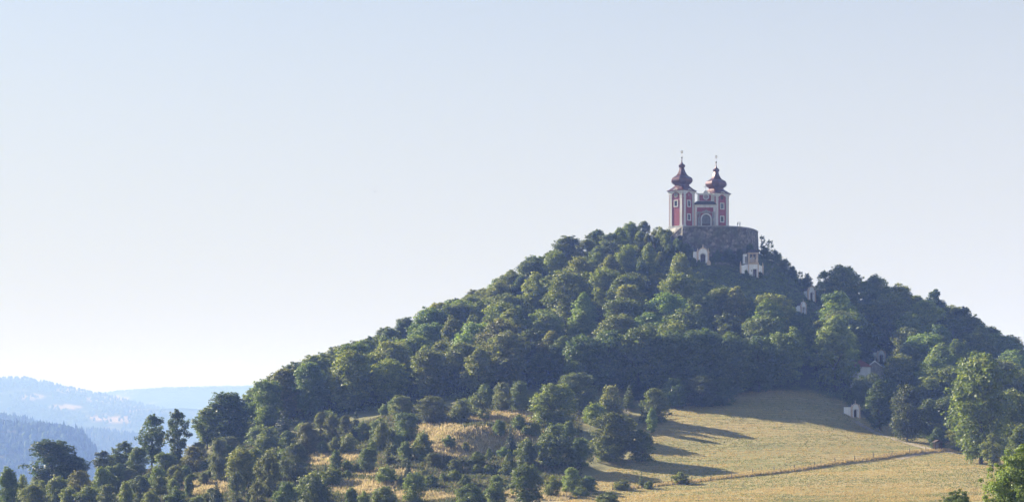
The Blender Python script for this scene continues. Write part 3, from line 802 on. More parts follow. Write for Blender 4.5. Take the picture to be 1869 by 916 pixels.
# entrance front between the towers (local x from -3.2 to 3.2)
fr = MB(); fr.arch_wall(-3.25, 3.3, -0.5, 8.3, -.25, .6, .35, 2.75, 0.0, 3.55); fr.build("front_wall", M['red'], church)
for u0, u1 in ((-3.3, -1.5), (2.2, 3.35)): MB().box(u0, u1, -.42, -.252, -.5, 1.0).build("plinth", M['white'], church)
for u in (-3.0, 3.05):
    fr = MB(); fr.box(u-.33, u+.33, -.4, -.252, 1.002, 7.2); fr.box(u-.42, u+.42, -.47, -.401, 6.7, 6.95); fr.build("pilaster", M['white'], church)
fr = MB(); fr.box(-3.4, 3.45, -.48, -.252, 7.202, 7.5); fr.box(-3.35, 3.4, -.38, -.252, 7.502, 7.85); fr.box(-3.5, 3.55, -.6, -.252, 7.852, 8.1); fr.build("entablature", M['white'], church)
fr = MB(); fr.add([(-3.7, -.9, 8.12), (3.75, -.9, 8.12), (3.75, .6, 8.12), (-3.7, .6, 8.12), (-2.9, .35, 9.25), (2.95, .35, 9.25), (2.95, .6, 9.25), (-2.9, .6, 9.25), (0.3, -.95, 8.42), (0.3, .3, 9.3)],
       [(0,3,2,1), (0,1,8), (0,8,9,4), (8,1,5,9), (1,2,6,5), (2,3,7,6), (3,0,4,7), (4,9,5,6,7)]); fr.build("porch_roof", M['dark_roof'], church)
at_ = MB(); at_.prism([(-2.35, 9.0), (2.55, 9.0), (2.55, 11.6), (2.2, 11.85), (1.25, 11.95), (0.95, 12.5), (.35, 12.85), (-.25, 12.5), (-.55, 11.95), (-1.8, 11.9), (-2.9, 12.1), (-2.9, 11.8), (-2.35, 11.6)], .62, 1.2); at_.build("attic_gable", M['white'], church)
at_ = MB(); at_.box(-1.75, 2.0, .56, .618, 9.4, 11.35); at_.build("attic_panel", M['red'], church)
at_ = MB(); at_.box(-2.6, 2.75, .45, .618, 9.0, 9.38); at_.build("attic_sill", M['white'], church)
at_ = MB()
for j in range(20):
    a0, a1 = 2*math.pi*j/20, 2*math.pi*(j+1)/20
    at_.prism([(.4+r*math.cos(a_), 10.75+r*math.sin(a_)) for r, a_ in ((.72, a0), (.72, a1), (1.0, a1), (1.0, a0))], .44, .57)
at_.build("round_window_frame", M['white'], church)
at_ = MB(); at_.prism([(.4+.71*math.cos(2*math.pi*j/20), 10.75+.71*math.sin(2*math.pi*j/20)) for j in range(20)], .52, .56); at_.build("round_window_pane", M['stone_trim'], church)
at_ = MB(); at_.box(.36, .44, .50, .519, 10.05, 11.45); at_.box(-.3, .36, .50, .519, 10.71, 10.79); at_.box(.44, 1.1, .50, .519, 10.71, 10.79); at_.build("round_window_bars", M['red'], church)
cr = MB(); cr.lathe([(.2, 12.8), (.1, 13.0), (.05, 13.1), (.045, 14.9)], .35, .9, 6); cr.box(-.3, 1.0, .86, .94, 13.85, 13.97); cr.box(-.05, .75, .86, .94, 14.35, 14.46); cr.build("roof_cross", M['iron'], church)
# portal
po = MB(); po.arch_ring(.35, 3.55, 1.38, 1.78, -.62, -.252, 14); po.box(-1.43, -1.03, -.62, -.252, -.5, 3.55); po.box(1.73, 2.13, -.62, -.252, -.5, 3.55); po.build("portal_arch", M['white'], church)
for u in (-2.35, -1.75, 2.45, 2.75+.1):
    po = MB(); po.lathe([(.26, 1.0), (.26, 1.3), (.17, 1.4), (.15, 4.9), (.24, 5.1), (.26, 5.35)], u, -.72, 8); po.build("portal_column", M['stone_trim'], church)
for u0, u1 in ((-2.7, -1.45), (2.2, 3.1)): MB().box(u0, u1, -1.05, -.43, -.5, 1.0).build("column_pedestal", M['stone_trim'], church)
po = MB(); po.box(-2.75, -1.35, -1.05, -.43, 5.36, 5.75); po.box(2.1, 3.15, -1.05, -.43, 5.36, 5.75); po.prism([(-1.4, 5.4), (2.1, 5.4), (1.6, 6.0), (.9, 6.1), (.35, 6.5), (-.2, 6.1), (-.9, 6.0)], -.5, -.252); po.build("portal_pediment", M['stone_trim'], church)
for u in (-2.05, 2.65):
    po = MB(); po.lathe([(.3, 1.0), (.34, 1.4), (.28, 2.2), (.36, 2.8), (.3, 3.25), (.12, 3.4), (.17, 3.55), (.18, 3.75), (.05, 3.92)], u, -.86, 8); po.tube((u-.3, -.9, 3.1), (u-.42, -1.0, 2.3), .09, .07); po.tube((u+.3, -.9, 3.1), (u+.1, -1.15, 2.6), .09, .07); po.build("statue", M['stone_trim'], church, True)
dr = MB(); dr.box(-1.02, .34, .2, .3, 0, 1.95); dr.box(.36, 1.72, .2, .3, 0, 1.95); dr.build("door", M['wood'], church)
dr = MB(); dr.prism([(-1.02, 1.952), (1.72, 1.952)]+[(.35+1.37*math.cos(math.pi*k/14), 3.55+1.37*math.sin(math.pi*k/14)) for k in range(15)], .34, .40); dr.build("door_glazing", M['glass'], church)
dr = MB()
for k in range(7): u = -1.02+2.74*(k+.5)/7; top = 3.55+math.sqrt(max(1.37**2-(u-.35)**2, 0)); dr.box(u-.05, u+.05, .2, .26, 1.952, top)
for k in range(7):
    z = 2.2+k*.4; hw = 1.37 if z < 3.55 else math.sqrt(max(1.37**2-(z-3.55)**2, 0.01)); dr.box(.35-hw, .35+hw, .262, .30, z-.05, z+.05)
dr.build("door_grille", M['stone_trim'], church)
nv = MB(); nv.box(-3.1, 2.6, 1.25, 15, -.5, 8.2); nv.box(-4.6, 3.6, 5.5, 13.5, -.5, 7.9); nv.build("nave_wall", M['red'], church)
nv = MB(); nv.prism([(-5.0, 8.0), (4.2, 8.0), (-.2, 10.0)], 4.8, 15.4); nv.build("nave_roof", M['roof'], church)

# two visitors on the terrace
def person(x, y, z, rz, lean, label):
    me = bpy.data.meshes.new("person"); bm = bmesh.new()
    J = {'pel': (0, 0, .95, .15), 'wai': (0, lean*.1, 1.12, .14), 'che': (0, lean*.25, 1.36, .17), 'nec': (0, lean*.33, 1.50, .06), 'hed': (0, lean*.42, 1.62, .10), 'top': (0, lean*.45, 1.72, .075),
         'shl': (.19, lean*.28, 1.42, .065), 'ell': (.27, lean*.2+.02, 1.15, .045), 'hal': (.24, lean*.3-.15, .95, .035), 'shr': (-.19, lean*.28, 1.42, .065), 'elr': (-.27, lean*.2+.02, 1.15, .045), 'har': (-.24, lean*.3-.12, .93, .035),
         'hil': (.1, 0, .9, .1), 'knl': (.11, -.03, .5, .065), 'anl': (.11, .02, .09, .045), 'tol': (.12, -.15, .04, .04), 'hir': (-.1, 0, .9, .1), 'knr': (-.11, -.03, .5, .065), 'anr': (-.11, .02, .09, .045), 'tor': (-.12, -.15, .04, .04)}
    vv = {k: bm.verts.new(v[:3]) for k, v in J.items()}
    for a_, b_ in (('pel','wai'),('wai','che'),('che','nec'),('nec','hed'),('hed','top'),('che','shl'),('shl','ell'),('ell','hal'),('che','shr'),('shr','elr'),('elr','har'),('pel','hil'),('hil','knl'),('knl','anl'),('anl','tol'),('pel','hir'),('hir','knr'),('knr','anr'),('anr','tor')):
        bm.edges.new((vv[a_], vv[b_]))
    bm.to_mesh(me); bm.free()
    o = link("person", me, None, (x, y, z)); o.rotation_euler = (0, 0, rz)
    sk = o.modifiers.new("skin", 'SKIN')
    for i, k in enumerate(J): me.skin_vertices[0].data[i].radius = (J[k][3], J[k][3])
    me.skin_vertices[0].data[0].use_root = True
    ss = o.modifiers.new("sub", 'SUBSURF'); ss.levels = 1; ss.render_levels = 2
    me.materials.append(M['cloth_dark'])
    hd = MB(); hd.lathe([(.03, -.13), (.08, -.08), (.1, 0), (.09, .08), (.03, .13)], 0, lean*.42-.01, 9, 1.64); hd.build("face_and_hair", M['skin'] if lean < 0 else M['cloth_dark'], o, True)
    tag(o, label, "person", "visitors on the terrace"); return o
person(71.9, 609.3, TZ, R2(100), -.55, "person in dark clothes leaning forward at the terrace edge right of church")
person(72.75, 609.9, TZ, R2(-80), .02, "person in dark clothes standing upright on the terrace, farther from the church")

# ------------------------------------------------------------------ wayside chapels
def chapel(px, base, w_px, h_px, label, rz=0.0, wing=(0, 0, 0), wing_px=0, y_span=(440, 640), open_f=0.42, steps=False, sink=0.5, pier=0.2):
    """niche chapel: arch-gabled front with ochre pilasters, pinnacles, niche backed by a dark shade panel and a limewashed side wall"""
    x, y, z = cast(px, base, hz, *y_span); k = y/F; w = w_px*k; h = h_px*k
    r = empty("chapel", (x, y, z), rz); tag(r, label, "chapel", "chapels on the hillside")
    ow = w*open_f; zs = h*0.44; zw = h*0.72; d = w*0.95
    b_ = MB(); b_.arch_wall(-w*.40, w*.40, -sink*2, zw, -.25, .25, 0, ow, -sink*2, zs); n = 12; r1 = w*.38
    b_.prism([(r1*math.cos(math.pi*j/n), zw+(h-zw)*math.sin(math.pi*j/n)) for j in range(n+1)], -.25, .25)
    b_.build("front_wall", M['chapel_white'], r)
    b_ = MB(); b_.box(-w*.46, -w*.3, .252, d, -sink*2, zw*.95); b_.box(w*.3, w*.46, .252, d, -sink*2, zw*.95); b_.box(-w*.3, w*.3, d-.3, d-.01, -sink*2, zw*.95); b_.build("chamber", M['chapel_white'], r)
    b_ = MB(); b_.prism([(-w*.5, zw*.95), (w*.5, zw*.95), (w*.34, h*.88), (-w*.34, h*.88)], .3, d+.15); b_.build("roof", M['dark_roof'], r)
    b_ = MB(); b_.box(-ow/2, ow/2, .6, .7, -sink*2, zs+ow*.5); b_.build("niche_shade_panel", M['wood'], r)  # dark panel added to stand for the shade inside the niche
    for s in (-1, 1):
        b_ = MB(); u = s*w*.44; e = w*.07; b_.box(u-e, u+e, -.42, .2, -sink*2, zw); b_.box(u-e*1.4, u+e*1.4, -.5, .25, zw+.001, zw+h*.05); b_.box(u-e*1.3, u+e*1.3, -.48, -.421, h*.0, h*.10); b_.build("pilaster", M['ochre'], r)
        b_ = MB(); b_.lathe([(w*.05, zw+h*.051), (w*.055, zw+h*.10), (w*.03, zw+h*.14), (w*.04, zw+h*.19), (w*.008, zw+h*.27)], u, -.12, 6); b_.build("pinnacle", M['ochre'], r)
    b_ = MB(); b_.lathe([(w*.06, h*.98), (w*.07, h*1.05), (w*.03, h*1.09), (w*.045, h*1.17), (w*.01, h*1.27)], 0, 0, 6); b_.build("pinnacle", M['ochre'], r)
    b_ = MB(); b_.arch_ring(0, zs, ow*.5, ow*.5+w*.07, -.36, -.252, 12); b_.build("arch_moulding", M['white'], r)
    b_ = MB(); 
    for j in range(12):
        a0, a1 = math.pi*j/12, math.pi*(j+1)/12
        b_.prism([(r1*q*math.cos(a_), zw+(h-zw)*q*math.sin(a_)) for q, a_ in ((.86, a0), (.86, a1), (1.06, a1), (1.06, a0))], -.4, -.252)
    b_.build("gable_moulding", M['ochre'], r)
    if steps:
        b_ = MB(); b_.box(w*.3, w*.62, -.9, -.43, -sink*2, h*.06); b_.box(w*.36, w*.56, -.8, -.43, h*.06, h*.14); b_.build("side_steps", M['ochre'], r)
    if wing_px:
        b_ = MB(); ww = wing_px*k; zt, zb0, zb1 = wing[0]*k, wing[1]*k, wing[2]*k
        b_.prism([(-w*.47-ww, zb1), (-w*.47, zb0), (-w*.47, zt), (-w*.47-ww, zt)], .05, .45); b_.build("side_wall", M['chapel_white'], r)
    return r
chapel(1283, 480, 22, 27, "white and ochre arched chapel directly below the round terrace wall", wing=(20.5, -4, 11), wing_px=7.5, steps=True)
chapel(1188, 455, 17, 24, "half-hidden chapel behind the treetop left of the stair parapet", rz=R2(-25))
chapel(1481, 548, 16, 25, "white arched chapel high on right slope, upper of the close pair", rz=R2(20), open_f=.36)
chapel(1466, 572, 12, 21, "small chapel with white side wall, lower of the close pair", rz=R2(28), wing=(11, -2, 0), wing_px=9, open_f=.34)
chapel(1608, 660, 17, 21, "shaded grey chapel among trees above the red-roofed church", rz=R2(15), wing=(17, 6, 12), wing_px=6)
chapel(1561, 762, 17, 25, "chapel at the meadow's upper right corner with white side wall", rz=R2(12), wing=(19, 2, 8), wing_px=13)

# the two-storey chapel with a loggia
x, y, z = cast(1375, 503, hz, 560, 625); k = y/F
lg = empty("loggia_chapel", (x, y, z), 0); tag(lg, "two-storey white and ochre chapel with open loggia and figures under the terrace", "chapel")
def kk(px, row): return (px-1375)*k, (503-row)*k
def pbox(mb, px0, px1, r1, r0, y0, y1): a_, b_ = kk(px0, r0), kk(px1, r1); return mb.box(a_[0], b_[0], y0, y1, a_[1], b_[1])
def pout(mb, pr, y0, y1): return mb.prism([kk(*p) for p in pr], y0, y1)
b_ = MB(); pbox(b_, 1366.5, 1374.2, 482.6, 512, -.6, 3.2); pbox(b_, 1380.3, 1382.5, 482.6, 512, -.6, 3.2); pbox(b_, 1374.2, 1380.3, 482.6, 491.2, -.6, 3.2); b_.build("lower_wall", M['chapel_white'], lg)
b_ = MB(); pbox(b_, 1374.2, 1380.3, 491.25, 512, -.2, -.1); b_.build("door", M['wood'], lg)
for p0_, p1_ in ((1373.2, 1374.2), (1380.3, 1381.3)):
    b_ = MB(); pbox(b_, p0_, p1_, 491, 512, -.72, -.602); b_.build("door_jamb", M['white'], lg)
b_ = MB(); pbox(b_, 1371, 1371.9, 492.5, 496, -.62, -.603); b_.build("slit_window", M['dark_roof'], lg)
b_ = MB(); pbox(b_, 1365, 1366.48, 482.6, 512, -.8, 2.0); b_.build("corner_pier", M['ochre'], lg)
b_ = MB(); pbox(b_, 1382.52, 1384, 482.6, 512, -.8, 2.0); b_.build("corner_pier", M['ochre'], lg)
b_ = MB(); pbox(b_, 1364.6, 1384.4, 480.2, 482.55, -.95, 3.2); b_.build("floor_cornice", M['ochre'], lg)
b_ = MB(); pout(b_, [(1352.5, 497.5), (1352.5, 485), (1365, 482), (1365, 507)], -.3, .2); b_.build("wing_wall", M['chapel_white'], lg)
b_ = MB(); pout(b_, [(1384, 507), (1384, 482.5), (1391.3, 486.5), (1391.3, 502)], -.3, .2); b_.build("wing_wall", M['chapel_white'], lg)
for p0_, p1_, t_, bb_ in ((1350.4, 1352.9, 483.2, 500), (1391.0, 1393.2, 485.6, 502)):
    b_ = MB(); pbox(b_, p0_, p1_, t_, bb_, -.5, .5); b_.build("end_pier", M['ochre'], lg)
    b_ = MB(); c0 = kk((p0_+p1_)/2, t_); b_.lathe([(.22, 0), (.25, .25), (.12, .45), (.17, .75), (.03, 1.15)], c0[0], 0, 6, c0[1]); b_.build("pinnacle", M['ochre'], lg)
# upper storey: corner posts, lintel, arched bays, balusters, figures
b_ = MB(); pbox(b_, 1365.4, 1368.2, 463, 480.1, -.5, .1); b_.build("loggia_pier", M['ochre'], lg)
b_ = MB(); pbox(b_, 1379.3, 1383.4, 463, 480.1, -.5, .1); b_.build("loggia_pier", M['ochre'], lg)
b_ = MB(); pbox(b_, 1373.0, 1374.3, 463, 480.1, -.4, .0); b_.build("loggia_column", M['ochre'], lg)
b_ = MB(); pbox(b_, 1364.8, 1384.0, 461.2, 462.95, -.75, 3.1); b_.build("loggia_lintel", M['ochre'], lg)
b_ = MB(); pbox(b_, 1368.21, 1372.99, 463, 464.0, -.45, .05); pbox(b_, 1374.31, 1379.29, 463, 464.0, -.45, .05); b_.build("arch_head", M['ochre'], lg)
b_ = MB(); pbox(b_, 1368.21, 1379.29, 474.2, 475.0, -.66, -.51); b_.build("balustrade_rail", M['ochre'], lg)
for j in range(6):
    u = kk(1369.4+j*1.85, 480.1); b_ = MB(); b_.lathe([(.07, 0), (.12, .3), (.06, .55), (.08, .86)], u[0], -.58, 6, u[1]); b_.build("baluster", M['ochre'], lg)
b_ = MB(); pbox(b_, 1365.4, 1366.0, 463, 480.1, .12, 3.0); pbox(b_, 1382.8, 1383.4, 463, 480.1, .12, 3.0); pbox(b_, 1366.01, 1382.79, 463, 480.1, 2.7, 3.0); b_.build("loggia_wall", M['stone_trim'], lg)
for px_, hh_ in ((1370.3, 1.2), (1373.6, 1.9), (1376.4, 1.5)):
    u = kk(px_, 480.1); b_ = MB(); b_.lathe([(.24, 0), (.27, .45*hh_), (.19, .6*hh_), (.26, .78*hh_), (.09, .86*hh_), (.13, .93*hh_), (.03, 1.02*hh_)], u[0], .5, 8, u[1]+.5)
    b_.tube((u[0]-.2, .5, u[1]+.5+.76*hh_), (u[0]-.38, .35, u[1]+.5+.5*hh_), .07, .05); b_.tube((u[0]+.2, .5, u[1]+.5+.76*hh_), (u[0]+.4, .35, u[1]+.5+.9*hh_), .07, .05); b_.build("figure", M['chapel_white'], lg, True)
b_ = MB(); a0 = kk(1364.3, 461.1); a1 = kk(1384.6, 461.1); b_.add([(a0[0], -.9, a0[1]), (a1[0], -.9, a0[1]), (a1[0], 3.3, a0[1]), (a0[0], 3.3, a0[1]), (a0[0]+1.0, 1.2, a0[1]+1.05), (a1[0]-1.0, 1.2, a0[1]+1.05)], [(0,3,2,1), (0,1,5,4), (1,2,5), (2,3,4,5), (3,0,4)]); b_.build("roof", M['dark_roof'], lg)
b_ = MB(); pbox(b_, 1357.5, 1364.3, 463.5, 481, .6, 3.0); b_.build("side_block", M['chapel_white'], lg)
b_ = MB(); pbox(b_, 1360.2, 1363.4, 468, 480, .5, .6); b_.build("side_niche", M['stone_trim'], lg)

# the red-roofed church half hidden in the trees
x, y, z = cast(1574, 712, hz, 500, 600); k = y/F
rc = empty("red_roofed_church", (x, y+1, z), R2(-8)); tag(rc, "shaded lower church with steep dull red roof, half hidden by trees", "church")
b_ = MB(); b_.box(-3.0, 2.4, 0, 8, -1, 6.4); b_.build("wall", M['chapel_white'], rc)
b_ = MB(); b_.add([(-3.5, -.5, 6.4), (2.9, -.5, 6.4), (2.9, 8.5, 6.4), (-3.5, 8.5, 6.4), (-2.0, 1.0, 9.4), (-1.6, 7.0, 9.4)], [(0,3,2,1), (0,1,4), (1,2,5,4), (2,3,5), (3,0,4,5)]); b_.build("roof", M['tile'], rc)
b_ = MB(); b_.prism([(1.2, 0), (6.0, 0), (6.0, 6.0), (3.6, 7.8), (1.2, 6.0)], 2.0, 5.0); b_.build("side_gable", M['stone_trim'], rc)
b_ = MB(); b_.prism([(.9, 5.95), (1.2, 6.02), (3.6, 7.82), (6.0, 6.02), (6.3, 5.95), (3.6, 8.15)], 1.7, 5.2); b_.build("side_gable_coping", M['chapel_white'], rc)
b_ = MB(); b_.lathe([(.12, 0), (.16, .3), (.05, .5), (.03, .9)], 3.6, 2.0, 6, 8.1); b_.build("pinnacle", M['stone_trim'], rc)
for u in (-1.6, .2, 1.7):
    b_ = MB(); b_.arch_wall(u-.5, u+.5, 1.6, 4.2, -.12, -.002, u, .6, 1.8, 3.4); b_.build("window_frame", M['white'], rc)
    b_ = MB(); b_.box(u-.3, u+.3, -.04, -.003, 1.81, 3.7); b_.build("window_pane", M['glass'], rc)

# ------------------------------------------------------------------ fence along the bank
fx, fy, fz = BANK[1]
fence = empty("pasture_fence", (fx, fy, fz)); tag(fence, "thin wooden post and wire fence running across the mown meadow", "fence")
pm = MB(); pm.lathe([(.09, -.5), (.085, 1.05), (.04, 1.16)], n=6); pmesh = pm.mesh("post", M['post'])
posts = []
for q in (1118, 1150, 1188, 1226, 1262, 1297, 1335, 1374, 1413, 1450, 1487, 1524, 1560, 1594, 1628, 1660, 1690):
    row = pl(q, [(1118, 894), (1150, 890), (1226, 882), (1262, 880), (1297, 877), (1335, 872), (1374, 865.6), (1413, 860.6), (1487, 851), (1560, 841), (1628, 832), (1690, 824)])
    gx, gy, gz = ground_at(q, row); posts.append((gx, gy, gz))
    o = link("post", pmesh, fence); o.location = (gx-fx, gy-fy, gz-fz); o.rotation_euler = (random.uniform(-.05, .05), random.uniform(-.06, .06), random.random()*6); o.scale = (1, 1, random.uniform(.85, 1.15))
wm = MB()
for i in range(len(posts)-1):
    for hgt in (.55, .95):
        a_ = Vector(posts[i])-Vector((fx, fy, fz-hgt)); b2 = Vector(posts[i+1])-Vector((fx, fy, fz-hgt)); wm.tube(a_, b2, .012, .012, 4)
wm.build("wire", M['iron'], fence)

# wooden notice shelter by the track under the big linden
x, y, z = ground_at(1711, 822)
sh = empty("wooden_shelter", (x, y, z), R2(10)); tag(sh, "small dark wooden shelter on posts beside the track below the tall linden", "shelter")
for u in (-.75, .75):
    for v in (-.5, .5):
        b_ = MB(); b_.box(u-.07, u+.07, v-.07, v+.07, -.4, 1.9); b_.build("post", M['wood'], sh)
b_ = MB(); b_.prism([(-1.1, 1.9), (1.1, 1.9), (0, 2.45)], -.85, .85); b_.build("roof", M['wood'], sh)
b_ = MB(); b_.box(-.67, .67, .35, .42, .7, 1.7); b_.build("notice_board", M['post'], sh)

# track surfacing under the trees, worn paths on the steep slope
m, t, b = mat_new("dusty_track"); tc = N(t, "ShaderNodeTexCoord"); n1 = N(t, "ShaderNodeTexNoise", Scale=0.8, Detail=6.0); t.links.new(tc.outputs["Object"], n1.inputs[0])
t.links.new(ramp(t, n1.outputs[0], [(0.35, (0.24, 0.20, 0.14)), (0.65, (0.40, 0.34, 0.26))]), b.inputs["Base Color"]); b.inputs["Roughness"].default_value = 0.95
M['track'] = m
m, t, b = mat_new("trodden_path"); tc = N(t, "ShaderNodeTexCoord"); n1 = N(t, "ShaderNodeTexNoise", Scale=1.2, Detail=6.0); t.links.new(tc.outputs["Object"], n1.inputs[0])
t.links.new(ramp(t, n1.outputs[0], [(0.38, (0.09, 0.09, 0.05)), (0.65, (0.20, 0.18, 0.14))]), b.inputs["Base Color"]); b.inputs["Roughness"].default_value = 0.95
M['path'] = m
def path(points, width, mt, label, lift=0.06, yr=(340, 640)):
    P = [cast(p, r, hz, *yr) for p, r in points]; out = []
    for i in range(len(P)-1):
        n = max(2, int(math.hypot(P[i+1][0]-P[i][0], P[i+1][1]-P[i][1])/0.6))
        for k_ in range(n): q = k_/n; out.append((P[i][0]*(1-q)+P[i+1][0]*q, P[i][1]*(1-q)+P[i+1][1]*q))
    out.append(P[-1][:2]); O = np.array(out)
    d = np.gradient(O, axis=0); d /= np.linalg.norm(d, axis=1)[:, None]+1e-9; nn = np.stack([-d[:, 1], d[:, 0]], 1)
    vs = []
    ws = width*(0.8+0.4*rng.random(len(O)))[:, None]
    for s in (-.5, -.17, .17, .5):
        Q = O+nn*ws*s; vs.append(np.c_[Q, hz(Q[:, 0], Q[:, 1])+lift])
    V_ = np.stack(vs, 1).reshape(-1, 3); n = len(O)
    f = [(i*4+j, i*4+j+1, (i+1)*4+j+1, (i+1)*4+j) for i in range(n-1) for j in range(3)]
    o = link("path", mesh_np("path", V_, f, mt)); tag(o, label, kind='structure'); return o
path([(1560, 768), (1600, 790), (1640, 804), (1680, 815), (1715, 823), (1760, 828)], 2.0, M['track'], "dusty track along the wood's lower edge")
path([(1640, 838), (1665, 831), (1690, 826), (1712, 824)], 1.8, M['track'], "pale trodden end of the track by the fence")
path([(1735, 815), (1757, 818.5)], 2.2, M['track'], "sunlit patch of track under the linden")
path([(1412, 486), (1408, 494), (1398, 502)], 0.8, M['path'], "short worn path right of the loggia chapel", yr=(560, 630))
path([(1305, 482), (1340, 488), (1352, 500)], 0.7, M['path'], "faint path between the two upper chapels", yr=(560, 630))
path([(1434, 520), (1450, 528), (1472, 541)], 0.8, M['path'], "faint zigzag path down to the right chapels", yr=(560, 630))
path([(1482, 568), (1495, 561), (1512, 556)], 0.8, M['path'], "faint path rising right of the lower small chapel", yr=(540, 630))
path([(1484, 571), (1500, 575), (1512, 580)], 0.9, M['path'], "faint path falling right of the lower small chapel", yr=(540, 630))

# ------------------------------------------------------------------ trees and bushes
ITEMS = []     # root, px, row of the top, row of the base, tint, noun, class
def add(px, top, base, w_px, proto, tint, noun, name, label=None, cls='bush', yr=(340, 640), depth=None, group=None):
    if depth is None: x, y, z = cast(px, base, hz, *yr)
    else: y = depth; x = (px-CX)/F*y; z = float(hz(np.array([x]), np.array([y]))[0])
    h = (HZ-top)/F*y-z; w = w_px/F*y
    if h < 0.4: return None
    r = plant(proto, name, x, y, z-0.05, h, w, tint)
    ITEMS.append(dict(root=r, px=px, top=top, base=row_of(y, z), tint=tint, noun=noun, cls=cls, label=label, group=group, w=w_px, h=h))
    return r

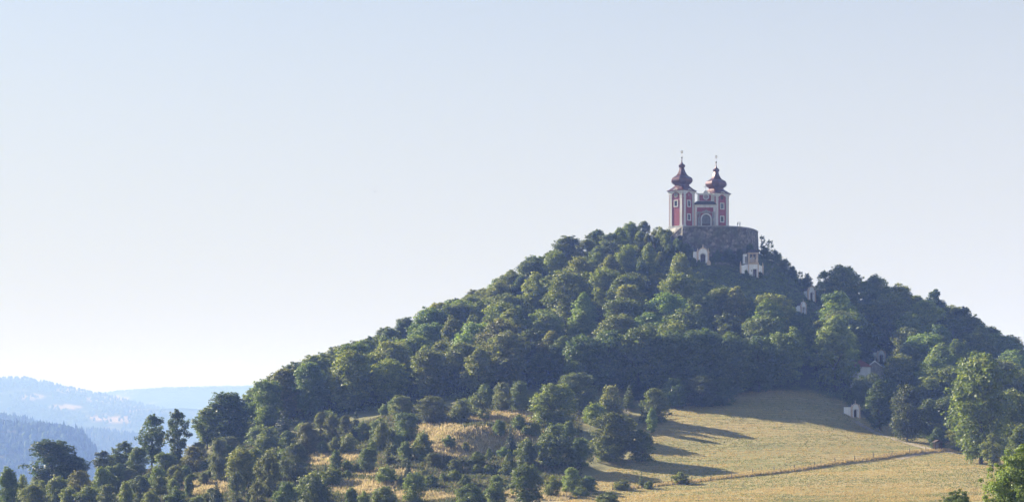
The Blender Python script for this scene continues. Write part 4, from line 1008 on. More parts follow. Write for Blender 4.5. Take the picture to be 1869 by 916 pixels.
# hand-placed trees: (px, top, base, width, prototype, tint, noun, object name, label)
BIG = [
 (277, 756, 848, 54, 'sparse0', 'dark', 'tree', 'deciduous_tree', "left one of two tall dark open-crowned trees against the hazy valley"),
 (324, 749, 850, 46, 'sparse1', 'dark', 'tree', 'deciduous_tree', "right one of two tall dark open-crowned trees against the hazy valley"),
 (95, 803, 885, 92, 'round2', 'dark', 'tree', 'deciduous_tree', "big dark domed tree standing against the blue hill at far left"),
 (138, 832, 885, 50, 'round1', 'dark', 'tree', 'deciduous_tree', "lower dark tree joined to the right of the domed tree"),
 (14, 852, 935, 44, 'oval1', 'deep green', 'tree', 'deciduous_tree', "dark narrow tree in the lower left corner"),
 (420, 716, 806, 80, 'round0', 'dark', 'tree', 'deciduous_tree', "first big tree at the left end of the hill wood"),
 (378, 746, 820, 50, 'sparse1', 'mid green', 'tree', 'deciduous_tree', "ragged tree between the two tall open trees and the hill wood"),
 (1524, 578, 712, 82, 'oval0', 'pale green', 'tree', 'deciduous_tree', "tall broad sunlit tree left above the red-roofed church"),
 (1552, 604, 706, 40, 'oval1', 'olive', 'tree', 'deciduous_tree', "narrower tree leaning on the right of the tall broad sunlit tree"),
 (1606, 694, 786, 56, 'oval0', 'dark', 'tree', 'deciduous_tree', "shaded dark tree just right of the meadow chapel"),
 (1656, 704, 804, 60, 'grey0', 'dark', 'tree', 'deciduous_tree', "shaded dark tree on the track's upper side left of the wooden shelter"),
 (1712, 780, 818, 34, 'bush1', 'dark', 'bush', 'bush', "dark bush right behind the wooden shelter"),
 (1790, 650, 846, 120, 'round4', 'olive', 'tree', 'linden_tree', "tallest sunlit linden standing free at the lower right"),
 (1062, 612, 713, 84, 'round1', 'deep green', 'tree', 'deciduous_tree', "tall shaded tree at the wood's foot above the willow bushes"),
 (1112, 604, 714, 90, 'round3', 'dark', 'tree', 'deciduous_tree', "tall shaded tree at the wood's foot above the thicket"),
 (1166, 600, 717, 92, 'round0', 'deep green', 'tree', 'deciduous_tree', "tall shaded tree at the wood's foot above the slim meadow-edge bush"),
 (1222, 606, 720, 88, 'round4', 'dark', 'tree', 'deciduous_tree', "tall shaded tree at the wood's foot near the meadow's upper left corner"),
 (1276, 602, 721, 94, 'round2', 'dark', 'tree', 'deciduous_tree', "tall shaded tree behind the dark bushes at the top of the meadow"),
 (1332, 608, 721, 90, 'round1', 'deep green', 'tree', 'deciduous_tree', "tall shaded tree above the middle of the meadow's upper edge"),
 (1386, 614, 715, 86, 'round3', 'dark', 'tree', 'deciduous_tree', "tall shaded tree above the right half of the meadow's upper edge"),
 (1702, 728, 802, 70, 'round0', 'dark', 'tree', 'deciduous_tree', "shaded round tree behind the wooden shelter"),
 (1738, 722, 806, 62, 'round2', 'deep green', 'tree', 'deciduous_tree', "shaded tree between the shelter and the tallest linden"),
 (1846, 712, 838, 84, 'round1', 'olive', 'tree', 'deciduous_tree', "full sunlit crown between the linden and the right edge"),
 (1752, 762, 822, 48, 'oval1', 'olive', 'tree', 'linden_tree', "small leafy tree under the left side of the tallest linden"),
 (1812, 790, 858, 44, 'sparse0', 'pale green', 'tree', 'deciduous_tree', "small pale twiggy tree right below the tallest linden"),
 (1864, 774, 868, 56, 'oval1', 'olive', 'tree', 'deciduous_tree', "sunlit tree cut by the right edge below the linden"),
 (1537, 485, 572, 78, 'round3', 'olive', 'tree', 'deciduous_tree', "large round tree on the skyline right of the grassy slope"),
 (1503, 494, 560, 34, 'sparse0', 'pale green', 'tree', 'deciduous_tree', "thin light-leaved tree on the skyline above the close pair of chapels"),
 (1597, 503, 600, 66, 'round1', 'deep green', 'tree', 'deciduous_tree', "second skyline crown right of the grassy slope"),
 (1645, 520, 610, 60, 'round4', 'olive', 'tree', 'deciduous_tree', "third skyline crown right of the grassy slope"),
 (1688, 548, 640, 90, 'round0', 'yellowish', 'tree', 'deciduous_tree', "broad yellow-tinged crown just under the right skyline"),
 (1706, 530, 620, 62, 'sparse1', 'dark', 'tree', 'deciduous_tree', "dark open-topped tree on the right skyline behind a yellowish crown"),
 (1762, 560, 640, 56, 'sparse0', 'dark', 'tree', 'deciduous_tree', "dark ragged tree on the steep right skyline"),
 (1242, 464, 560, 56, 'round2', 'olive', 'tree', 'deciduous_tree', "light-topped tree below the stair parapet"),
 (1240, 500, 600, 100, 'round3', 'olive', 'tree', 'deciduous_tree', "broad sunlit crown below and left of the first upper chapel"),
 (1184, 444, 520, 42, 'oval1', 'olive', 'tree', 'deciduous_tree', "tree in front of the half-hidden chapel"),
 (1040, 494, 610, 110, 'round4', 'olive', 'tree', 'deciduous_tree', "very broad sunlit crown high on the left half of the wood"),
 (1145, 520, 620, 90, 'round0', 'olive', 'tree', 'deciduous_tree', "round light-topped crown in the middle of the wood"),
 (1343, 524, 610, 60, 'oval0', 'olive', 'tree', 'deciduous_tree', "light crown at the foot of the grass below the loggia chapel"),
 (1410, 537, 618, 84, 'round2', 'yellowish', 'tree', 'deciduous_tree', "yellowish crown at the foot of the grass left of the chapel pair"),
 (710, 655, 735, 66, 'round1', 'yellowish', 'tree', 'deciduous_tree', "yellow-flowering tree standing out in the left wood"),
 (825, 577, 680, 56, 'oval1', 'olive', 'tree', 'deciduous_tree', "tall light-edged tree in the middle of the left slope"),
 (760, 612, 690, 96, 'round3', 'olive', 'tree', 'deciduous_tree', "wide light-topped tree left of the tall light-edged tree"),
 (1592, 682, 750, 44, 'round2', 'dark', 'tree', 'deciduous_tree', "shaded tree in front of the red-roofed church's side gable"),
 (1572, 688, 752, 40, 'round4', 'dark', 'tree', 'deciduous_tree', "low shaded tree in front of the red-roofed church's wall"),
 (1690, 610, 705, 100, 'round2', 'pale green', 'tree', 'deciduous_tree', "broad crown on the right shoulder beside the shaded chapel"),
 (1640, 648, 735, 60, 'round4', 'olive', 'tree', 'deciduous_tree', "light-topped crown right of the red-roofed church"),
 (1730, 668, 760, 100, 'round1', 'pale green', 'tree', 'deciduous_tree', "broad crown left of the tallest linden"),
 (1845, 640, 730, 70, 'round3', 'pale green', 'tree', 'deciduous_tree', "broad sunlit crown at the right edge of the picture"),
]
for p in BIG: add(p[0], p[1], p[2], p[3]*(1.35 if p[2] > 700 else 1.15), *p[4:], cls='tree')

# thicket and pasture bushes
BUSH = [
 (1010, 700, 782, 88, 'round0', 'olive', 'tree'), (1052, 681, 750, 88, 'grey0', 'pale green', 'willow'), (1116, 706, 775, 54, 'bush0', 'olive', 'bush'), (1088, 735, 775, 50, 'bush1', 'pale green', 'bush'),
 (1148, 703, 745, 24, 'spire0', 'mid green', 'juniper'), (1196, 711, 772, 62, 'bush2', 'mid green', 'bush'), (1190, 744, 790, 24, 'oval1', 'pale green', 'bush'), (1120, 753, 840, 96, 'round3', 'mid green', 'tree'),
 (1112, 790, 842, 62, 'bush1', 'olive', 'bush'), (1172, 786, 842, 56, 'bush2', 'mid green', 'bush'), (1012, 776, 852, 84, 'bush0', 'mid green', 'bush'), (1038, 768, 815, 34, 'oval0', 'mid green', 'bush'),
 (1060, 800, 852, 56, 'bush2', 'deep green', 'bush'), (960, 800, 850, 46, 'bush1', 'deep green', 'bush'),
 (932, 782, 832, 32, 'conifer1', 'pale green', 'juniper'), (928, 830, 870, 34, 'bright0', 'mid green', 'bush'), (961, 848, 918, 70, 'bright1', 'mid green', 'tree'), (1008, 868, 905, 34, 'bush0', 'olive', 'bush'),
 (1044, 854, 900, 42, 'bush2', 'pale green', 'bush'), (1075, 868, 896, 38, 'bush1', 'deep green', 'bush'), (1135, 876, 893, 46, 'low0', 'olive', 'low bush'), (1171, 861, 889, 13, 'spire0', 'deep green', 'juniper'), (1184, 878, 892, 24, 'low0', 'deep green', 'low bush'),
 (1243, 861, 883, 36, 'bush0', 'olive', 'bush'), (1112, 899, 935, 60, 'bright0', 'olive', 'bush'), (1060, 888, 905, 40, 'low0', 'deep green', 'low bush'),
 (918, 698, 752, 42, 'grey1', 'pale green', 'willow'), (948, 696, 750, 44, 'grey0', 'pale green', 'willow'), (939, 762, 780, 16, 'bush0', 'deep green', 'bush'), (911, 766, 794, 30, 'bush2', 'mid green', 'bush'), (978, 770, 796, 28, 'bush1', 'olive', 'bush'), (960, 778, 794, 24, 'low0', 'mid green', 'low bush'),
 (1232, 692, 742, 66, 'bush0', 'dark', 'bush'), (1282, 684, 742, 74, 'grey1', 'dark', 'bush'), (1322, 702, 740, 44, 'bush2', 'dark', 'bush'), (1165, 690, 730, 46, 'conifer0', 'mid green', 'conifer'),
 (733, 722, 766, 50, 'grey0', 'pale green', 'bush'), (702, 737, 758, 22, 'bush1', 'pale green', 'bush'), (790, 722, 772, 64, 'grey1', 'olive', 'bush'), (843, 730, 772, 48, 'bush0', 'grey green', 'bush'),
 (880, 714, 764, 46, 'shoots0', 'pale green', 'bush'), (862, 722, 760, 30, 'shoots1', 'pale green', 'bush'), (692, 764, 804, 44, 'bush2', 'mid green', 'bush'), (697, 770, 818, 38, 'bush0', 'mid green', 'bush'), (741, 753, 806, 50, 'round2', 'mid green', 'tree'),
 (636, 791, 826, 40, 'bush1', 'olive', 'bush'), (613, 821, 860, 26, 'oval0', 'mid green', 'bush'), (672, 816, 862, 38, 'round4', 'grey green', 'tree'), (708, 799, 846, 18, 'spire0', 'mid green', 'juniper'), (770, 790, 832, 56, 'low0', 'mid green', 'low bush'), (740, 806, 838, 30, 'bush2', 'grey green', 'bush'),
 (820, 794, 816, 26, 'bush0', 'grey green', 'bush'), (745, 835, 880, 22, 'conifer0', 'pale green', 'juniper'), (757, 862, 918, 50, 'bright1', 'pale green', 'tree'), (728, 790, 815, 26, 'bush1', 'mid green', 'bush'),
 (517, 753, 810, 48, 'conifer1', 'pale green', 'conifer'), (585, 752, 800, 34, 'shoots0', 'olive', 'bush'), (606, 756, 802, 36, 'shoots1', 'pale green', 'bush'), (630, 758, 796, 30, 'shoots0', 'mid green', 'bush'), (650, 752, 798, 30, 'conifer0', 'mid green', 'conifer'), (662, 770, 802, 32, 'shoots1', 'olive', 'bush'),
 (490, 780, 836, 58, 'bush0', 'mid green', 'bush'), (560, 772, 834, 54, 'grey0', 'mid green', 'bush'), (540, 808, 876, 62, 'grey1', 'mid green', 'tree'), (492, 828, 905, 54, 'shoots1', 'pale green', 'bush'), (464, 818, 876, 40, 'round1', 'deep green', 'tree'),
 (569, 861, 925, 70, 'bush1', 'mid green', 'bush'), (524, 880, 930, 52, 'bush2', 'deep green', 'bush'), (603, 856, 886, 62, 'low0', 'olive', 'low bush'), (705, 852, 880, 54, 'low0', 'olive', 'low bush'), (652, 846, 862, 30, 'low0', 'olive', 'low bush'), (502, 800, 830, 14, 'spire0', 'yellowish', 'juniper'),
 (858, 884, 925, 60, 'bright0', 'olive', 'bush'), (906, 880, 920, 44, 'bush0', 'mid green', 'bush'), (702, 888, 930, 58, 'bush2', 'mid green', 'bush'), (870, 824, 848, 34, 'bright0', 'olive', 'bush'), (828, 858, 876, 40, 'low0', 'olive', 'low bush'), (892, 818, 836, 12, 'bright0', 'olive', 'bush'), (850, 806, 824, 20, 'low0', 'olive', 'low bush'),
 (190, 822, 872, 46, 'sparse0', 'dark', 'tree'), (226, 806, 868, 52, 'sparse1', 'deep green', 'tree'), (252, 815, 868, 42, 'round0', 'deep green', 'tree'), (210, 828, 870, 36, 'round4', 'dark', 'tree'), (345, 866, 906, 22, 'bush2', 'deep green', 'bush'),
 (441, 817, 890, 56, 'round1', 'olive', 'tree'), (400, 800, 876, 42, 'grey0', 'grey green', 'tree'), (352, 814, 866, 42, 'grey1', 'olive', 'tree'), (302, 826, 872, 50, 'round2', 'olive', 'tree'), (185, 853, 905, 42, 'bush2', 'olive', 'bush'), (146, 858, 910, 44, 'grey1', 'olive', 'tree'),
 (107, 868, 920, 50, 'bush1', 'olive', 'bush'), (60, 884, 940, 56, 'round3', 'olive', 'tree'), (196, 884, 935, 38, 'grey0', 'grey green', 'bush'), (230, 880, 932, 34, 'bush0', 'olive', 'bush'), (256, 868, 918, 44, 'shoots0', 'grey green', 'bush'), (292, 868, 902, 34, 'shoots1', 'olive', 'bush'), (325, 858, 890, 30, 'bush1', 'olive', 'bush'),
 (40, 868, 925, 30, 'bush0', 'mid green', 'bush'), (395, 880, 925, 30, 'conifer1', 'pale green', 'juniper'), (372, 862, 884, 26, 'bush2', 'mid green', 'bush'), (432, 862, 918, 36, 'shoots0', 'mid green', 'bush'), (470, 878, 925, 34, 'shoots1', 'olive', 'bush'), (322, 893, 930, 44, 'bush0', 'deep green', 'bush'),
 (275, 898, 935, 40, 'bush2', 'olive', 'bush'), (360, 903, 935, 36, 'bush1', 'olive', 'bush'), (640, 888, 925, 26, 'bush1', 'deep green', 'bush'), (665, 896, 925, 24, 'bush0', 'olive', 'bush'),
]
NAMES = {'tree': 'deciduous_tree', 'bush': 'bush', 'low bush': 'bush', 'willow': 'willow_bush', 'juniper': 'juniper_bush', 'conifer': 'conifer_tree'}
for (px, top, base, w, pr, tint, noun) in BUSH: add(px, top, base, w*(1.24 if noun in ('tree', 'bush', 'willow') else 1.05), pr, tint, noun, NAMES[noun])

# scrub that fills the slope between the wood and the dry grass
def blocked(px, row):
    for (c0, c1), a_, b_ in GRASSY:
        if ((px-c0)/a_)**2+((row-c1-4)/(b_*1.3))**2 < 1: return True
    return False
cells = []
for k in range(5000):
    if len(cells) > 120: break
    px = rng.uniform(-20, 980); foot = pl(px, FOOT); row = rng.uniform(foot+4, 925)
    if blocked(px, row) or (row < pl(px, [(0, 900), (250, 868), (370, 815)])+0 and px < 370): continue
    if any(abs(px-c[0]) < 17 and abs(row-c[1]) < 10 for c in cells): continue
    if any(abs(px-p[0]) < p[3]*0.28 and abs(row-p[2]) < 7 for p in BUSH): continue
    cells.append((px, row)); q = rng.random()
    hh = rng.uniform(19, 38) if row < 800 or px < 560 else rng.uniform(11, 24)
    pr, noun = [('bush0', 'bush'), ('bright0', 'bush'), ('bush2', 'bush'), ('bush1', 'bush'), ('bright0', 'bush'), ('low0', 'low bush'), ('low0', 'low bush'), ('spire0', 'juniper'), ('grey1', 'bush'), ('bright0', 'bush')][int(q*10)]
    if noun == 'low bush': hh *= 0.6
    w = hh*{'juniper': 0.45, 'low bush': 2.2}.get(noun, rng.uniform(1.2, 1.9))
    add(px, row-hh, row, w, pr, ['mid green', 'olive', 'olive', 'pale green', 'grey green'][int(rng.random()*5)], noun, NAMES[noun])
# scrub round the church, terrace and the steep grass
for (px, top, base, w, pr, tint, noun) in [
 (1150, 407, 440, 44, 'bush0', 'olive', 'bush'), (1176, 404, 436, 30, 'shoots0', 'olive', 'bush'), (1200, 414, 436, 30, 'twig0', 'mid green', 'bush'), (1215, 420, 436, 30, 'low0', 'olive', 'low bush'), (1232, 421, 433, 20, 'low0', 'olive', 'low bush'),
 (1212, 432, 450, 34, 'low0', 'mid green', 'low bush'), (1196, 422, 448, 34, 'bush2', 'mid green', 'bush'), (1218, 440, 454, 22, 'bush1', 'deep green', 'bush'), (1204, 460, 482, 26, 'bush0', 'olive', 'bush'), (1237, 436, 458, 24, 'low0', 'deep green', 'low bush'), (1250, 444, 466, 26, 'bush1', 'deep green', 'bush'), (1262, 452, 474, 20, 'bush0', 'mid green', 'bush'), (1222, 446, 468, 26, 'bush2', 'deep green', 'bush'), (1266, 470, 486, 14, 'bush1', 'deep green', 'bush'), (1276, 474, 486, 10, 'bush2', 'deep green', 'bush'),
 (1390, 430, 458, 26, 'twig0', 'dark', 'bush'), (1404, 438, 470, 30, 'twig0', 'deep green', 'bush'), (1416, 458, 482, 34, 'bush0', 'mid green', 'bush'), (1432, 472, 496, 30, 'bush1', 'mid green', 'bush'), (1446, 486, 508, 24, 'bush2', 'dark', 'bush'), (1460, 495, 522, 24, 'twig0', 'dark', 'bush'), (1474, 500, 530, 26, 'bush0', 'dark', 'bush'), (1398, 452, 474, 26, 'bush2', 'deep green', 'bush'),
 (1362, 493, 508, 14, 'low0', 'dark', 'low bush'), (1388, 496, 508, 14, 'low0', 'dark', 'low bush'), (1330, 454, 480, 34, 'bush1', 'dark', 'bush'), (1309, 457, 481, 26, 'bush0', 'dark', 'bush'), (1350, 455, 482, 22, 'bush2', 'dark', 'bush'), (1256, 446, 476, 24, 'bush2', 'dark', 'bush'), (1368, 444, 466, 22, 'bush1', 'dark', 'bush'),
]:
    add(px, top, base, w, pr, tint, noun, NAMES[noun], cls='top', yr=(540, 636))

for (px, top, w, pr, tint, dep) in ((1208, 415, 36, 'bush1', 'olive', 613), (1222, 420, 32, 'bush2', 'olive', 612), (1214, 428, 34, 'bright0', 'olive', 609)):
    add(px, top, 440, w, pr, tint, 'bush', 'bush', cls='top', depth=dep)

# the wood on the hill: crowns kept under the outline that the hill shows against the sky and the open slope
U = [(340, 775), (372, 745), (400, 727), (455, 718), (480, 693), (560, 655), (640, 628), (700, 600), (790, 560), (880, 528), (940, 490), (985, 455), (1060, 425), (1110, 410), (1160, 410), (1185, 424), (1200, 452), (1215, 470), (1240, 480), (1290, 500), (1330, 528), (1400, 545), (1450, 558), (1470, 590), (1485, 612), (1500, 560), (1512, 520), (1540, 486), (1590, 505), (1650, 525), (1720, 550), (1770, 572), (1820, 595), (1869, 636), (2000, 700)]
VIEWS = [(1655, 700, 1760, 830, 480), (1536, 726, 1574, 764, 505), (1462, 505, 1498, 556, 606), (1452, 545, 1476, 576, 600), (1594, 632, 1622, 664, 585), (1560, 652, 1602, 706, 520), (1205, 425, 1300, 484, 606), (1340, 440, 1400, 506, 606), (1178, 425, 1200, 452, 612), (1330, 700, 1540, 800, 506), (1700, 795, 1722, 822, 465), (1720, 800, 1760, 826, 465)]
occ = [(d['root'].location.x, d['root'].location.y, d['h']) for d in ITEMS if d['cls'] == 'tree']
nwood = 0
for k in range(14000):
    if nwood >= 262: break
    px = rng.uniform(365, 1925); y = rng.uniform(492, 634) if k > 3500 or nwood > 78 else rng.uniform(584, 634)
    x = (px-CX)/F*y; z = float(hz(np.array([x]), np.array([y]))[0]); row = row_of(y, z)
    if row > pl(px, FOOT)-1: continue
    small = nwood > 228
    h = rng.uniform(9.5, 13.5)*(1.22 if y < 580 else 1.0) if not small else rng.uniform(6, 9)
    u = pl(px, U)+rng.uniform(-4, 9); top = HZ-F*(z+h)/y
    if top < u:
        h = (HZ-u)/F*y-z
        if h < 5.5: continue
        top = u
    if any((x-a)**2+((y-b_)*0.9)**2 < ((h+c_)*0.305)**2 for a, b_, c_ in occ): continue
    hw = h*0.42/y*F
    if px > 1200 and px < 1500 and top < pl(px, U): continue
    if any(y < v[4]+0 and px+hw*0.8 > v[0] and px-hw*0.8 < v[2] and top+3 < v[3] and row > v[1] for v in VIEWS): continue
    pr = ['round0', 'round1', 'round2', 'round3', 'round4', 'oval0', 'oval1', 'sparse0', 'sparse1', 'grey0'][rng.integers(0, 10)]
    tint = ['mid green', 'mid green', 'deep green', 'olive', 'olive', 'dark', 'pale green', 'grey green', 'yellowish', 'mid green', 'pale green'][rng.integers(0, 11)]
    w = h*rng.uniform(0.92, 1.35)*(0.8 if pr.startswith('oval') else 1)
    r = plant(pr, 'deciduous_tree', x, y, z-0.1, h, w, tint)
    ITEMS.append(dict(root=r, px=px, top=top, base=row, tint=tint, noun='tree', cls='wood', label=None, group=None, w=w/y*F, h=h)); occ.append((x, y, h)); nwood += 1


# the large leafy tree close to the viewer in the lower right corner
C, Rr, B = crown_clumps('round', 10.5, 4.3, 190, 0.05)
q, f, tn = leaves(C, Rr*0.9, 90000, 0.17, up=0.4, tips=0.6, shell=(0.5, 1.12))
PROTO['near'] = (mesh_np("near_crown", q, f, M['leaf_bright'], tn), limbs(10.5, B, 0.2, 0.05).mesh("near_trunk", M['bark'], True), 10.5, 4.3)
yy = 165.0; xx = (1866-CX)/F*yy; zz = float(hz(np.array([xx]), np.array([yy]))[0])
r = plant('near', 'deciduous_tree', xx, yy, zz-.1, (HZ-820)/F*yy-zz, 9.4, 'pale green'); tag(r, "bright green leafy tree close by in the lower right corner", "tree")
xx = (1775-CX)/F*yy; zz = float(hz(np.array([xx]), np.array([yy]))[0])
r = plant('near', 'deciduous_tree', xx, yy+6, zz-.1, (HZ-903)/F*yy-zz, None, 'deep green'); tag(r, "leafy tree top poking up at the bottom edge by the corner tree", "tree")

# ---- descriptions: look first, then the place, then the order along the slope
ORD = ['leftmost', 'second from left', 'third from left', 'fourth from left', 'fifth from left', 'sixth from left', 'seventh from left', 'eighth from left', 'ninth from left', 'tenth from left', 'eleventh from left', 'twelfth from left', 'thirteenth from left']
def sector(d):
    px, row = d['px'], d['base']
    if d['cls'] == 'wood':
        foot = pl(px, FOOT); q = (d['top']-pl(px, U))/max(foot-pl(px, U), 30)
        band = "on the skyline" if q < 0.10 else "just under the skyline" if q < 0.30 else "midway down the wood" if q < 0.52 else "low in the wood"
        if 1215 < px < 1480: band = {"on the skyline": "edging the steep grass", "just under the skyline": "just below the steep grass"}.get(band, band)
        for lim, s in ((470, "at its thin left end"), (560, "near its left end"), (650, "left of the yellow-flowering tree"), (740, "around the yellow-flowering tree"), (840, "around the light-edged tree"), (930, "past the light-edged tree"), (1010, "before the broad sunlit crown"), (1090, "around the broad sunlit crown"), (1180, "left of the stair parapet"), (1260, "beneath the stair parapet"), (1340, "beneath the church"), (1420, "beneath the loggia chapel"), (1490, "beneath the chapel pair"), (1570, "left of the red-roofed church"), (1640, "above the red-roofed church"), (1710, "on the near right shoulder"), (1800, "above the tallest linden")):
            if px < lim: return band, s
        return band, "at the right edge"
    if d['cls'] == 'top':
        return ("by the hilltop", "left of the church" if px < 1225 else "under the stair parapet" if px < 1300 else "at the terrace wall foot" if px < 1385 and row < 486 else "beside the loggia chapel" if px < 1392 else "down the right skyline")
    if d["noun"] == "willow": return "by the thicket", "at the wood's foot"
    if px < 120: s = "below the big domed tree"
    elif px < 260: s = "beside the two tall trees"
    elif px < 420: s = "by the leftmost straw patch"
    elif px < 520: s = "past the leftmost straw patch"
    elif px < 620: s = "left of the hummocky pasture"
    elif px < 720: s = "amid the small dry clearings"
    elif px < 820: s = "left of the straw-coloured mound"
    elif px < 915: s = "behind the straw-coloured mound"
    elif px < 1000: s = "right of the straw-coloured mound"
    elif px < 1215: s = "in the meadow thicket"
    else: s = "at the meadow"
    foot = pl(px, FOOT)
    band = "at the wood's foot" if row < foot+28 else "along the bottom edge" if row > 905 else "below the scrub belt" if row > 850 else "in the scrub belt"
    return band, s
def size_word(d):
    e = d['w']/max(d['base']-d['top'], 1)
    if d['noun'] in ('juniper', 'low bush', 'conifer'): return ''
    return 'narrow ' if e < 0.72 else 'broad ' if e > 1.1 else 'rounded '
NOUN = {'tree': 'tree', 'bush': 'bush', 'low bush': 'low bush', 'willow': 'willow bush', 'juniper': 'slim juniper', 'conifer': 'pointed conifer'}
CATS = {'tree': 'tree', 'bush': 'bush', 'low bush': 'bush', 'willow': 'bush', 'juniper': 'bush', 'conifer': 'tree'}
bykey = {}
for d in ITEMS:
    if d['label']: continue
    b1, s1 = sector(d); d['key'] = f"{size_word(d)}{d['tint']} {NOUN[d['noun']]} {b1} {s1}"; bykey.setdefault(d['key'], []).append(d)
for key, ds in bykey.items():
    ds.sort(key=lambda q: q['px'])
    for i, d in enumerate(ds):
        if len(ds) == 1: d['label'] = key
        elif len(ds) == 2: d['label'] = key+(", the left one" if i == 0 else ", the right one")
        else: d['label'] = key+", "+(ORD[i] if i < len(ds)-1 else "rightmost")
for d in ITEMS:
    g = "trees of the wood on the hill" if d['cls'] in ('wood', 'tree') else "bushes on the hilltop" if d['cls'] == 'top' else "bushes and small trees on the pasture"
    tag(d['root'], d['label'], CATS[d['noun']], g)

# ------------------------------------------------------------------ grasses and undergrowth (uncountable)
m, t, b = mat_new("grass_blades")
at = N(t, "ShaderNodeAttribute", attribute_name="tone"); t.links.new(at.outputs[0], b.inputs["Base Color"]); b.inputs["Roughness"].default_value = 0.8; b.inputs["Specular IOR Level"].default_value = 0.2
tr = N(t, "ShaderNodeBsdfTranslucent"); t.links.new(at.outputs[0], tr.inputs[0]); mx = N(t, "ShaderNodeMixShader"); mx.inputs[0].default_value = 0.4
t.links.new(b.outputs[0], mx.inputs[1]); t.links.new(tr.outputs[0], mx.inputs[2]); t.links.new(mx.outputs[0], t.nodes["Material Output"].inputs[0])
M['grass'] = m
def tufts(name, label, X_, Y_, hmin, hmax, cols, blades=5, spread=0.35):
    n = len(X_); Z_ = hz(X_, Y_)
    x = np.repeat(X_, blades)+rng.normal(0, spread, n*blades); y = np.repeat(Y_, blades)+rng.normal(0, spread, n*blades); z = np.repeat(Z_, blades)-0.05
    h = rng.uniform(hmin, hmax, n*blades)*np.repeat(rng.uniform(.6, 1.2, n), blades); a = rng.uniform(0, 6.283, n*blades); w = 0.10+0.10*rng.random(n*blades)
    lx = rng.normal(0, .3, n*blades)*h; ly = rng.normal(0, .3, n*blades)*h
    c_, s_ = np.cos(a)*w, np.sin(a)*w
    V_ = np.stack([np.stack([x-c_, y-s_, z], -1), np.stack([x+c_, y+s_, z], -1), np.stack([x+lx, y+ly, z+h], -1)], 1).reshape(-1, 3)
    ci = np.repeat(np.array(cols)[rng.integers(0, len(cols), n)], blades, 0)*(0.75+.5*rng.random((n*blades, 1)))
    o = link(name, mesh_np(name, V_, np.arange(len(V_)).reshape(-1, 3), M['grass'], np.repeat(ci, 3, 0))); tag(o, label, 'grass', kind='stuff')
STRAW = [(0.50, 0.40, 0.21), (0.44, 0.35, 0.18), (0.54, 0.43, 0.25), (0.34, 0.30, 0.13)]
GREEN = [(0.12, 0.14, 0.045), (0.16, 0.16, 0.06), (0.09, 0.11, 0.04)]
HEATH = [(0.26, 0.17, 0.14), (0.30, 0.22, 0.15), (0.20, 0.16, 0.10), (0.14, 0.13, 0.06)]
n = 34000; Y_ = rng.uniform(372, 492, n); PXr = rng.uniform(240, 1060, n); X_ = (PXr-CX)/F*Y_; k = rough_zone(X_, Y_) > 0.5; nz_ = fbm(X_/9, Y_/9, 3)*0.5+strawy(X_, Y_, hz(X_, Y_))
k1 = k & (nz_ > 0.45); k2 = k & (nz_ <= 0.45)
tufts("dry_grass", "straw-coloured dry grass on the hummocky pasture", X_[k1], Y_[k1], .35, .8, STRAW)
tufts("rough_herbs", "green and brown rough herbs between the dry grass", X_[k2], Y_[k2], .3, .8, HEATH[2:]+GREEN+GREEN)
n = 70000; Y_ = 352+(505-352)*rng.random(n)**1.2; PXr = rng.uniform(1000, 1900, n); X_ = (PXr-CX)/F*Y_; k = (rough_zone(X_, Y_) < 0.5) & (row_of(Y_, hz(X_, Y_)) > pl(PXr, FOOT)-4); X_, Y_ = X_[k], Y_[k]
nn_ = fbm(X_/18+40, Y_/7, 4)*0.8+fbm((X_+Y_*0.6)/22+9, (Y_-X_*0.22)/1.7, 3)*0.55; g_ = nn_+rng.normal(0, .08, len(X_)); sz_ = np.clip(0.6+nn_*1.2, 0.2, 1.4)
k1 = g_ > 0.02
MEAD = [(0.45, 0.325, 0.125), (0.42, 0.30, 0.115), (0.49, 0.36, 0.15), (0.38, 0.29, 0.10)]; MGREEN = [(0.19, 0.21, 0.065), (0.25, 0.235, 0.08), (0.16, 0.18, 0.06)]
tufts("meadow_grass", "golden cut grass and stubble on the mown meadow", X_[k1], Y_[k1], .08, .24, MEAD, blades=3, spread=0.3)
tufts("meadow_grass", "yellow-green grass regrowing on the mown meadow", X_[~k1], Y_[~k1], .08, .24, MGREEN+MEAD[1:2], blades=3, spread=0.3)
# unmown strip on top of the bank
qs = rng.uniform(0, len(BANK)-1.001, 3600); ii = qs.astype(int); ff = qs-ii; BK = np.array(BANK)
X_ = BK[ii, 0]*(1-ff)+BK[ii+1, 0]*ff+rng.normal(0, .3, len(qs)); Y_ = BK[ii, 1]*(1-ff)+BK[ii+1, 1]*ff+rng.uniform(0.1, 2.6, len(qs))
tufts("dry_grass", "pale unmown grass strip along the fence and bank", X_, Y_, .2, .55, STRAW+MEAD, blades=5)
# undergrowth on the steep slope: small leafy clumps
n = 11000; PXr = rng.uniform(1060, 1600, n); Y_ = rng.uniform(556, 626, n); X_ = (PXr-CX)/F*Y_; Z_ = hz(X_, Y_); k = (row_of(Y_, Z_) > 424) & ((Y_ < 603) | (PXr < 1232) | (PXr > 1395)); X_, Y_, Z_ = X_[k], Y_[k], Z_[k]
Cc = np.stack([X_, Y_, Z_+.05], 1); Rc = rng.uniform(.2, .95, len(X_))**1.3
q, f, tn = leaves(Cc, Rc, 110000, 0.32, up=0.6, tips=0.25, squash=0.7)
o = link("undergrowth", mesh_np("undergrowth", q, f, M['leaf'], tn)); o.color = (1.25, 1.25, 1.2, 1); tag(o, "dark green brambles and herbs covering the steep slope below the church", 'undergrowth', kind='stuff')
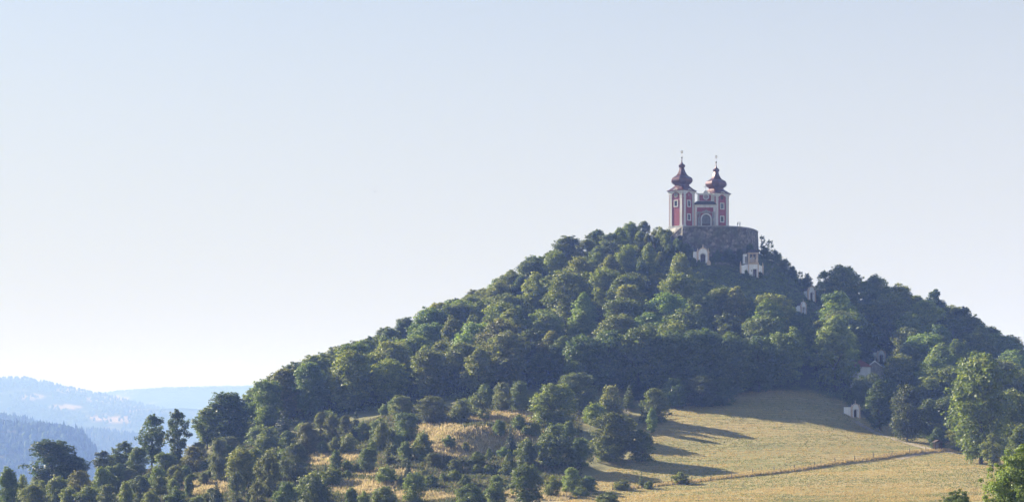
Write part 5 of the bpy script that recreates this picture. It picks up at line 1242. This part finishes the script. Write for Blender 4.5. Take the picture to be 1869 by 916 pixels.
# saplings and brambles under the wood's front edge
n = 9000; PXr = rng.uniform(372, 1900, n); Y_ = rng.uniform(485, 635, n); X_ = (PXr-CX)/F*Y_; Z_ = hz(X_, Y_); rr = row_of(Y_, Z_); ft = pl(PXr, FOOT); k = (rr < ft+1) & ((rr > ft-26) | (rng.random(n) < .5)) & (rr > pl(PXr, U)+26); X_, Y_, Z_ = X_[k], Y_[k], Z_[k]
Cc = np.stack([X_, Y_, Z_+.5], 1); Rc = rng.uniform(.5, 1.5, len(X_))
q, f, tn = leaves(Cc, Rc, 90000, 0.36, up=0.3, tips=0.2)
o = link("undergrowth", mesh_np("undergrowth", q, f, M['leaf'], tn)); tag(o, "dark saplings and brambles under the trees of the wood", 'undergrowth', kind='stuff')

# ------------------------------------------------------------------ birds
def bird(px, row, y, s, rz, label):
    mb = MB(); mb.rings([[(r_*math.cos(a_), yy_, r_*.8*math.sin(a_)) for a_ in np.arange(6)*math.pi/3] for yy_, r_ in ((-.22, .01), (-.17, .03), (-.1, .055), (.02, .05), (.14, .02), (.24, .012))])
    o = mb.build("bird", M['feather'], None, True); o.location = ((px-CX)/F*y, y, (HZ-row)/F*y); o.rotation_euler = (0, 0, rz); o.scale = (s, s, s)
    for sx in (-1, 1):
        w = MB(); w.add([(sx*.03, -.08, .02), (sx*.03, .06, .02), (sx*.25, .03, .14), (sx*.25, -.12, .14), (sx*.5, .0, .06), (sx*.48, -.05, .06), (sx*.03, -.01, .035), (sx*.25, -.05, .155)], [(0,1,2,3), (3,2,4,5), (0,3,7,6), (1,6,7,2)]); w.build("wing", M['feather'], o)
    tg = MB(); tg.add([(-.02, .2, 0), (.02, .2, 0), (.07, .38, 0), (-.07, .38, 0), (0, .3, .02)], [(0,1,2,3), (0,4,1), (1,4,2), (2,4,3), (3,4,0)]); tg.build("tail", M['feather'], o)
    tag(o, label, "bird", "birds in the sky")
bird(684, 350.5, 420, 1.0, 0.9, "small dark bird high in the sky, the higher and darker one")
bird(719, 482, 700, 1.0, 0.5, "tiny pale distant bird low in the left sky, left of the low pair")
bird(727, 486.5, 760, 0.9, 0.7, "tiny pale distant bird low in the left sky, right of the low pair")

# ------------------------------------------------------------------ the hazy air
m = bpy.data.materials.new("hazy_air"); m.use_nodes = True; t = m.node_tree
t.nodes.remove(t.nodes["Principled BSDF"])
v = t.nodes.new("ShaderNodeVolumePrincipled"); v.inputs["Color"].default_value = (0.215, 0.345, 0.84, 1); v.inputs["Absorption Color"].default_value = (1, 1, 1, 1); v.inputs["Density"].default_value = 0.00028; v.inputs["Anisotropy"].default_value = -0.12
t.links.new(v.outputs[0], t.nodes["Material Output"].inputs["Volume"])
hb = MB(); hb.box(-19400, 19400, -900, 13600, -211, 158)
hz_o = hb.build("haze", m); tag(hz_o, "thin blue morning haze filling the valley air", kind='stuff')
